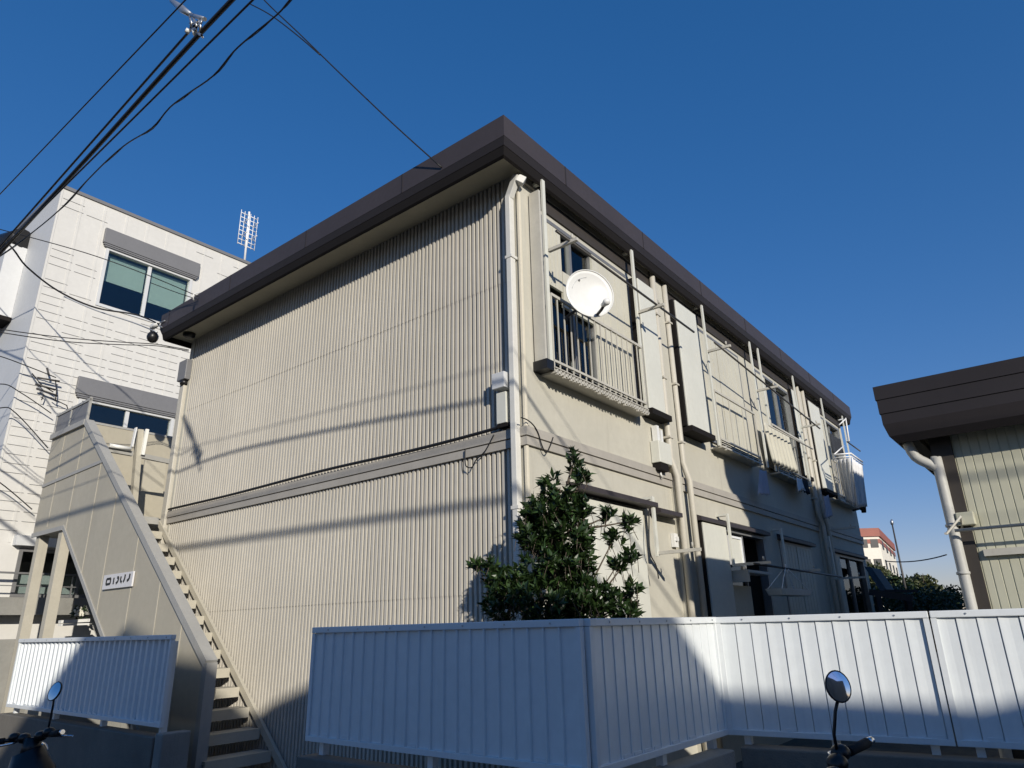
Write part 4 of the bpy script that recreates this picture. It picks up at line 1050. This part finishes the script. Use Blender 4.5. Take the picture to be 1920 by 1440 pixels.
# ------------------------------------------------------------------ scooters
def scooter(label, loc, heading, lean, steer, cover=None, tilt=.05, face=None):
    """built along +Y at the origin, then turned; returns the root"""
    root = thing('scooter', label, 'scooter', loc, 'scooters parked in the street')
    Mx = Matrix.Rotation(heading, 3, 'Z') @ Matrix.Rotation(lean, 3, 'Y')
    piv = Vector((0, .42, .70)); hd = Matrix.Rotation(steer, 3, 'Z')
    L0 = Vector(loc)
    def W(p): return L0 + Mx @ Vector(p)
    def H(p): return L0 + Mx @ (piv + hd @ (Vector(p) - piv))
    def mbw(f, name, mt, par, **k):
        m = MB(); f(m); return m.build(name, mt, par, **k)
    for y in (.66, -.60):
        XF = H if y > 0 else W
        wv = mbw(lambda m: m.tube([XF((.20 * 0 + 0, y + .17 * math.cos(t), .22 + .17 * math.sin(t))) for t in [2 * math.pi * j / 24 for j in range(24)]], .05, 8, closed=True), 'wheel', M_RUB, root)
        mbw(lambda m: m.tube([XF((-.035, y, .22)), XF((.035, y, .22))], [.12, .12], 16), 'rim', M_GALV, wv)
    mbw(lambda m: (m.tube([W((0, -.85, .70)), W((0, -.55, .62)), W((0, -.2, .58)), W((0, -.02, .40))], [.07, .17, .16, .10], 14), m.tube([W((0, -.1, .34)), W((0, .30, .30))], [.14, .13], 10)), 'body', M_SCOOT, root)
    mbw(lambda m: m.tube([W((0, -.72, .775)), W((0, -.5, .80)), W((0, -.25, .77)), W((0, -.12, .72))], [.07, .11, .11, .05], 12), 'seat', M_BLACK, root)
    mbw(lambda m: m.tube([W((0, .28, .30)), W((0, .40, .52)), W((0, .44, .78)), W((0, .40, .90))], [.19, .20, .15, .10], 14), 'front_cowl', M_SCOOT, root)
    mbw(lambda m: m.tube([H((0, .44, .80)), H((0, .60, .32))], .035, 8), 'fork', M_GALV, root)
    hb = mbw(lambda m: (m.tube([H((-.34, .30, .98)), H((-.18, .38, .985)), H((0, .42, .97)), H((.18, .38, .985)), H((.34, .30, .98))], .014, 8), m.tube([H((0, .40, .86)), H((0, .42, .97))], .06, 10)), 'handlebar', M_BLACK, root)
    for s_ in (1, -1):
        mbw(lambda m: m.tube([H((s_ * .20, .372, .985)), H((s_ * .33, .305, .98))], .021, 10), 'grip', M_RUB, hb)
        mbw(lambda m: m.tube([H((s_ * .332, .304, .98)), H((s_ * .365, .287, .98))], [.019, .016], 10), 'bar_end', M_CHROME, hb)
        mbw(lambda m: m.tube([H((s_ * .14, .43, .975)), H((s_ * .22, .46, .965)), H((s_ * .33, .42, .955))], [.009, .008, .007], 6), 'brake_lever', M_CHROME, hb)
        mbw(lambda m: m.ball(H((s_ * .145, .40, 1.0)), .042, .042, .034, M=Mx), 'reservoir', M_BLACK, hb)
        mbw(lambda m: m.ball(H((s_ * .07, .41, .985)), .05, .045, .036, M=Mx), 'switch_housing', M_BLACK, hb)
        if s_ < 0: continue
        mi = H((s_ * .17, .36, 1.27)); nr_ = (Vector((math.sin(face), -math.cos(face), tilt)) if face is not None else (Mx @ hd @ Vector((-s_ * .10, -1, tilt)))).normalized()
        stem = mbw(lambda m: m.tube([H((s_ * .12, .41, 1.0)), H((s_ * .125, .41, 1.08)), H((s_ * .15, .39, 1.17)), H((s_ * .165, .372, 1.215))], .0075, 8), 'mirror', M_BLACK, root)
        qm = nr_.to_track_quat('Z', 'Y').to_matrix()
        def shell(m):
            vs = []; n = 24
            for r_, z_ in ((.0, -.035), (.6, -.028), (.95, -.012), (1.0, .0), (.93, .004), (.90, .001)):
                for j in range(n):
                    t = 2 * math.pi * j / n; vs.append(mi + qm @ Vector((.058 * r_ * math.cos(t), .068 * r_ * math.sin(t), z_)))
            m.add(vs, [(i * n + j, i * n + (j + 1) % n, (i + 1) * n + (j + 1) % n, (i + 1) * n + j) for i in range(5) for j in range(n)], True)
        mbw(shell, 'mirror_shell', M_BLACK, stem, recalc=False)
        def gl(m):
            n = 24; vs = [mi + qm @ Vector((.0525 * r_ * math.cos(2 * math.pi * j / n), .0615 * r_ * math.sin(2 * math.pi * j / n), .0018 + .0055 * (1 - r_ * r_))) for r_ in (1, .75, .5, .25, .02) for j in range(n)]
            m.add(vs, [(i * n + j, i * n + (j + 1) % n, (i + 1) * n + (j + 1) % n, (i + 1) * n + j) for i in range(4) for j in range(n)] + [tuple(4 * n + j for j in range(n))], True)
        mbw(gl, 'mirror_glass', M_MIRROR, stem, recalc=False)
    mbw(lambda m: m.ball(H((0, .50, .88)), .085, .05, .07, M=Mx), 'headlight', M_CHROME, root)
    mbw(lambda m: m.tube([W((-.13, .1, .3)), W((-.2, .06, .02))], .012, 6), 'side_stand', M_GALV, root)
    if cover:
        def cv(m):
            n = 22; k = 9; vs = []; rr_ = random.Random(5)
            for i in range(n):
                y = -.95 + 1.05 * i / (n - 1)
                for j in range(k):
                    t = math.pi * j / (k - 1); w_ = .30 + .03 * math.sin(i * 1.7) + rr_.uniform(-.012, .012)
                    vs.append(W((w_ * math.cos(t), y, .42 + (.47 + .04 * math.sin(i * .8)) * math.sin(t) ** .7 if math.sin(t) > 1e-6 else .40)))
            m.add(vs, [(i * k + j, (i + 1) * k + j, (i + 1) * k + j + 1, i * k + j + 1) for i in range(n - 1) for j in range(k - 1)], True)
        c_ = mbw(cv, 'seat_cover', M_TARP, root, recalc=False)
    return root
def place(px, py, Y): 
    return at_y(px, py, Y)
# right scooter: its right mirror stands at px 1573, 1285
YM = 3.35
target = at_y(1572, 1287, YM)
def solve_loc(target, heading, lean, steer):
    Mx = Matrix.Rotation(heading, 3, 'Z') @ Matrix.Rotation(lean, 3, 'Y'); hd = Matrix.Rotation(steer, 3, 'Z'); piv = Vector((0, .42, .70))
    p = Mx @ (piv + hd @ (Vector((.17, .36, 1.27)) - piv))
    return Vector((target.x - p.x, target.y - p.y, 0)), target.z - p.z
H1, L1, S1 = R(60), R(-12), R(0)
loc, dz = solve_loc(target, H1, L1, S1); loc.z = 0
scooter('dark scooter whose round mirror and grip show against the sunlit fence', (loc.x, loc.y, dz if abs(dz) < .12 else 0), H1, L1, S1, tilt=.16, face=R(4))
target = at_y(102, 1296, 5.5)
H2, L2, S2 = R(-52), R(-9), R(40)
loc, dz = solve_loc(target, H2, L2, S2)
scooter('black scooter with a navy seat cover before the closely corrugated fence', (loc.x, loc.y, dz if abs(dz) < .15 else 0), H2, L2, S2, cover=True, tilt=.22)

# ------------------------------------------------------------------ what shows through the gap and behind the stair
def crown(mb, c, rx, ry, rz, n, size, rnd):
    for i in range(n):
        v = rv(rnd); v = v.normalized() * v.length ** .5
        k = 1 + .25 * math.sin(v.x * 7 + v.z * 5)
        p = c + Vector((v.x * rx * k, v.y * ry * k, v.z * rz * k))
        d_ = (rv(rnd) + v * .6).normalized(); leaf_faces(mb, p, d_, rv(rnd).normalized(), size * rnd.uniform(.6, 1.3), size * .35)
def tree(px, py, Y, w_px, h_px, label, mt, n=900, name='tree', seed=1, size=None, grp='trees far behind the houses'):
    rnd = random.Random(seed); c = at_y(px, py, Y); s_ = Y / F * 1.05
    root = thing(name, label, 'tree', (c.x, c.y, 0), grp)
    m = MB(); rx = w_px * s_ / 2; rz = h_px * s_ / 2
    for i in range(5):
        o_ = Vector((rnd.uniform(-.5, .5) * rx, rnd.uniform(-.5, .5) * rx, rnd.uniform(-.45, .45) * rz))
        crown(m, c + o_, rx * .62, rx * .6, rz * .62, n // 5, size or rx * .22, rnd)
    m.build('crown', mt, root, recalc=False, smooth=False)
    m = MB(); m.tube([Vector((c.x, c.y, 0)), Vector((c.x + .05, c.y, c.z * .5)), c], [rx * .10, rx * .08, rx * .03], 8); m.build('trunk', M_BARK, root)
    m = MB()
    for i in range(8):
        e = c + Vector((rnd.uniform(-.8, .8) * rx, rnd.uniform(-.6, .6) * rx, rnd.uniform(.1, 1.1) * rz)); m.tube([Vector((c.x, c.y, c.z * .75)), e], [rx * .035, rx * .01], 5)
    m.build('limb', M_BARK, root)
    return root
tree(1652, 1085, 38, 44, 52, 'thin pale green tree in front of the distant white apartment block', M_LEAFO, 3200, seed=3, size=.2)
tree(1692, 1118, 34, 64, 60, 'dark green tree in the middle of the gap between the houses', M_LEAFD, 4500, seed=4, size=.2)
tree(1733, 1108, 36, 56, 54, 'rounded green tree beside the thin lamp pole in the gap', M_LEAFO, 4500, seed=5, size=.2)
tree(1770, 1124, 40, 60, 30, 'low dark tree next to the pipe of the low neighbour house', M_LEAFD, 3000, seed=6, size=.2)
rnd = random.Random(9)
hg = thing('hedge', 'dark hedge filling the bottom of the gap between the two houses', 'hedge', at_y(1710, 1135, 17) * 1)
hg.location.z = 0
m = MB()
for px in range(1628, 1800, 10): crown(m, at_y(px, 1136 + rnd.uniform(-10, 8), 17 + rnd.uniform(-1, 1)), .32, .5, .34, 330, .085, rnd)
m.build('foliage', M_LEAFD, hg, recalc=False, smooth=False)
m = MB()
for px in range(1640, 1800, 40):
    c = at_y(px, 1135, 17.2); m.tube([Vector((c.x, c.y, 0)), c], .05, 6)
m.build('stem', M_BARK, hg)
# far apartment block with red bands
FY = 95
fb = thing('apartment_block', 'distant cream apartment block with red brown roof bands seen through the gap', 'building', at_y(1640, 1130, FY) * 1); fb.location.z = 0
def fp(px, py, Y=FY): return at_y(px, py, Y)
k_ = fp(1652, 1030); lft = fp(1585, 1030); far = at_y(1676, 1030, FY + 22)
zt_ = fp(1652, 990).z
def quadbox(m, p, q, r_, z0, z1):
    p, q, r_ = [Vector((v.x, v.y, 0)) for v in (p, q, r_)]; s4 = q + (r_ - p)
    m.box8([v + Vector((0, 0, z0)) for v in (p, q, s4, r_)] + [v + Vector((0, 0, z1)) for v in (p, q, s4, r_)])
m = MB(); quadbox(m, k_, lft, far, 0, zt_ - 1.1); m.build('wall', M_FARW, fb)
dl = (lft - k_); df = (far - k_); dl.z = df.z = 0
o1 = -(dl.normalized() + df.normalized()) * .25
m = MB(); quadbox(m, k_ + o1, lft + o1, far + o1 + df.normalized() * .5, zt_ - 1.099, zt_); m.build('roof', M_ROOFRED, fb)
m = MB(); zb2 = fp(1652, 1012).z; quadbox(m, k_ + o1 * .4, lft + o1 * .4, far + o1 * .4, zb2 - .45, zb2 + .1); m.build('band', M_ROOFRED, fb)
nA_ = Vector((dl.y, -dl.x, 0)).normalized(); nA_ = nA_ if nA_.dot(-k_) > 0 else -nA_
nB_ = Vector((df.y, -df.x, 0)).normalized(); nB_ = nB_ if nB_.dot(-dl) > 0 else -nB_
for r_ in range(3):
    for c_ in range(3):
        p = k_ + dl * (.16 + c_ * .3); z = zt_ - 2.0 - r_ * 2.6
        m = MB(); m.obox(Vector((p.x, p.y, z)) + nA_ * .03, dl.normalized() * .5, nA_ * .06, Vector((0, 0, .55))); m.build('window', M_BLACK, fb)
for r_ in range(3):
    for c_ in range(4):
        p = k_ + df * (.14 + c_ * .24); z = zt_ - 2.0 - r_ * 2.6
        m = MB(); m.obox(Vector((p.x, p.y, z)) + nB_ * .03, df.normalized() * .8, nB_ * .06, Vector((0, 0, .6))); m.build('window', M_BLACK, fb)
# dark pole with lamp top
lpz = thing('street_lamp', 'thin dark lamp pole leaning in the gap between the two houses', 'street lamp', Vector((at_y(1694, 1085, 30).x, 30, 0)))
m = MB(); pA = at_y(1694, 1085, 30); pB = at_y(1673, 984, 30); m.tube([pA + (pA - pB) * .6, pA, pB], [.05, .045, .03], 8); m.build('pole', M_DARKPOLE, lpz)
m = MB(); m.tube([pB, pB + (pB - pA).normalized() * .12, at_y(1672, 974, 30)], [.05, .075, .03], 8); m.build('lamp_head', M_GALV, lpz)
cable('distant_cable', catenary(at_y(1660, 1052, 29.9), at_y(1775, 1040, 26), .12, 10), .022, 'thin wire from the thin lamp pole to the low beige house')
# dark lean-to with sloping boards beside the far end of the apartment house
ln = thing('lean_to_shed', 'dark timber lean-to roof at the far foot of the apartment house', 'shed', T(-.6, 13.6, ZG))
m = MB(); m.prism([at_y(1620, 1062, 15.2), at_y(1634, 1064, 15.2), at_y(1664, 1108, 14.4), at_y(1652, 1110, 14.4)], uB * .8); m.build('roof_slope', M_WOOD, ln)
m = MB(); m.bar(at_y(1630, 1110, 14.3), at_y(1712, 1122, 13.9), .1, .12); m.bar(at_y(1660, 1108, 14.4), at_y(1720, 1108, 14.4), .06, .05); m.build('eave_beam', M_WOOD, ln)
m = MB()
for px in (1645, 1700): 
    c = at_y(px, 1118, 14.2); m.bar(Vector((c.x, c.y, 0)), c, .1, .1)
m.build('post', M_WOOD, ln)
# yard wall, ledge and flowers behind the stair columns
m = MB(); m.box(AW - 1.1, AW - .9, -3.0, 2.0, ZG, .02)
tag(m.build('yard_wall', M_CONC, bevel=.01), 'stained concrete yard wall behind the stair columns', 'wall')
fl = thing('flower_box', 'white ledge box with pale flowers in the dark space under the staircase', 'flower box', pw(152, 1165, AW - .7))
m = MB(); m.bar(pw(112, 1166, AW - .7), pw(166, 1163, AW - .7), .12, .05); m.bar(pw(112, 1172, AW - .7), pw(164, 1170, AW - .7), .14, .03); m.build('box', M_PORC, fl)
m = MB(); rnd = random.Random(2)
for i in range(60):
    leaf_faces(m, pw(146 + rnd.uniform(-9, 14), 1150 + rnd.uniform(-14, 9), AW - .7), rv(rnd), rv(rnd), .09, .03)
m.build('foliage', M_LEAFD, fl, recalc=False, smooth=False)
m = MB()
for i in range(26): m.ball(pw(148 + rnd.uniform(-8, 8), 1146 + rnd.uniform(-9, 8), AW - .74), .022, nu=6, nv=4)
m.build('flower', M_FRUIT, fl)

# ------------------------------------------------------------------ houses on the other side of the street (they cast the long shadows)
hx = s_dir.cross(Vector((0, 0, 1))).normalized(); upS = hx.cross(s_dir)
sh_ = Vector((s_dir.x, s_dir.y, 0)).normalized()
def sil(h, v, k): 
    p = hx * h + upS * v + s_dir * k
    return CAM + p
def across(poly, k0, depth, label):
    base = CAM + s_dir * k0
    pts = []
    for h, v in poly:                                   # height at the street front that the silhouette needs
        pts.append(CAM + hx * h + sh_ * (k0 * math.cos(ELEV)) + Vector((0, 0, (v + k0 * math.sin(ELEV) / 1.0 * 1.0) if False else v / math.cos(ELEV) + k0 * math.cos(ELEV) * math.tan(ELEV))))
    lo_ = [Vector((p.x, p.y, 0)) for p in pts]
    root = thing('street_house', label, 'house', (lo_[0] + lo_[-1]) / 2, 'houses on the camera side of the street')
    m = MB(); m.prism([lo_[0]] + [p - Vector((0, 0, .12)) for p in pts] + [lo_[-1]], sh_ * depth); m.build('wall', M_PLAST, root)
    m = MB()
    for p, q_ in zip(pts[:-1], pts[1:]):
        if (q_ - p).length < .02: continue
        e = Vector((0, 0, -.11)); m.prism([p, q_, q_ + e, p + e], sh_ * depth)
    m.build('roof', M_FASCIA, root)
across([(3.6, 1.50), (2.13, 2.74), (1.25, 3.48), (.62, 2.76), (-.30, 2.14)], 10.0, 8, 'gabled house on the camera side of the street')
across([(-.27, 2.14), (-.5, 2.22), (-1.3, 2.22), (-1.32, 2.02)], 10.5, 8, 'flat roofed house on the camera side of the street')
across([(-1.29, 2.0), (-2.9, 1.48), (-3.45, 1.08), (-4.5, .60), (-8.0, .5)], 11.0, 8, 'low lean-to roofed house on the camera side of the street')
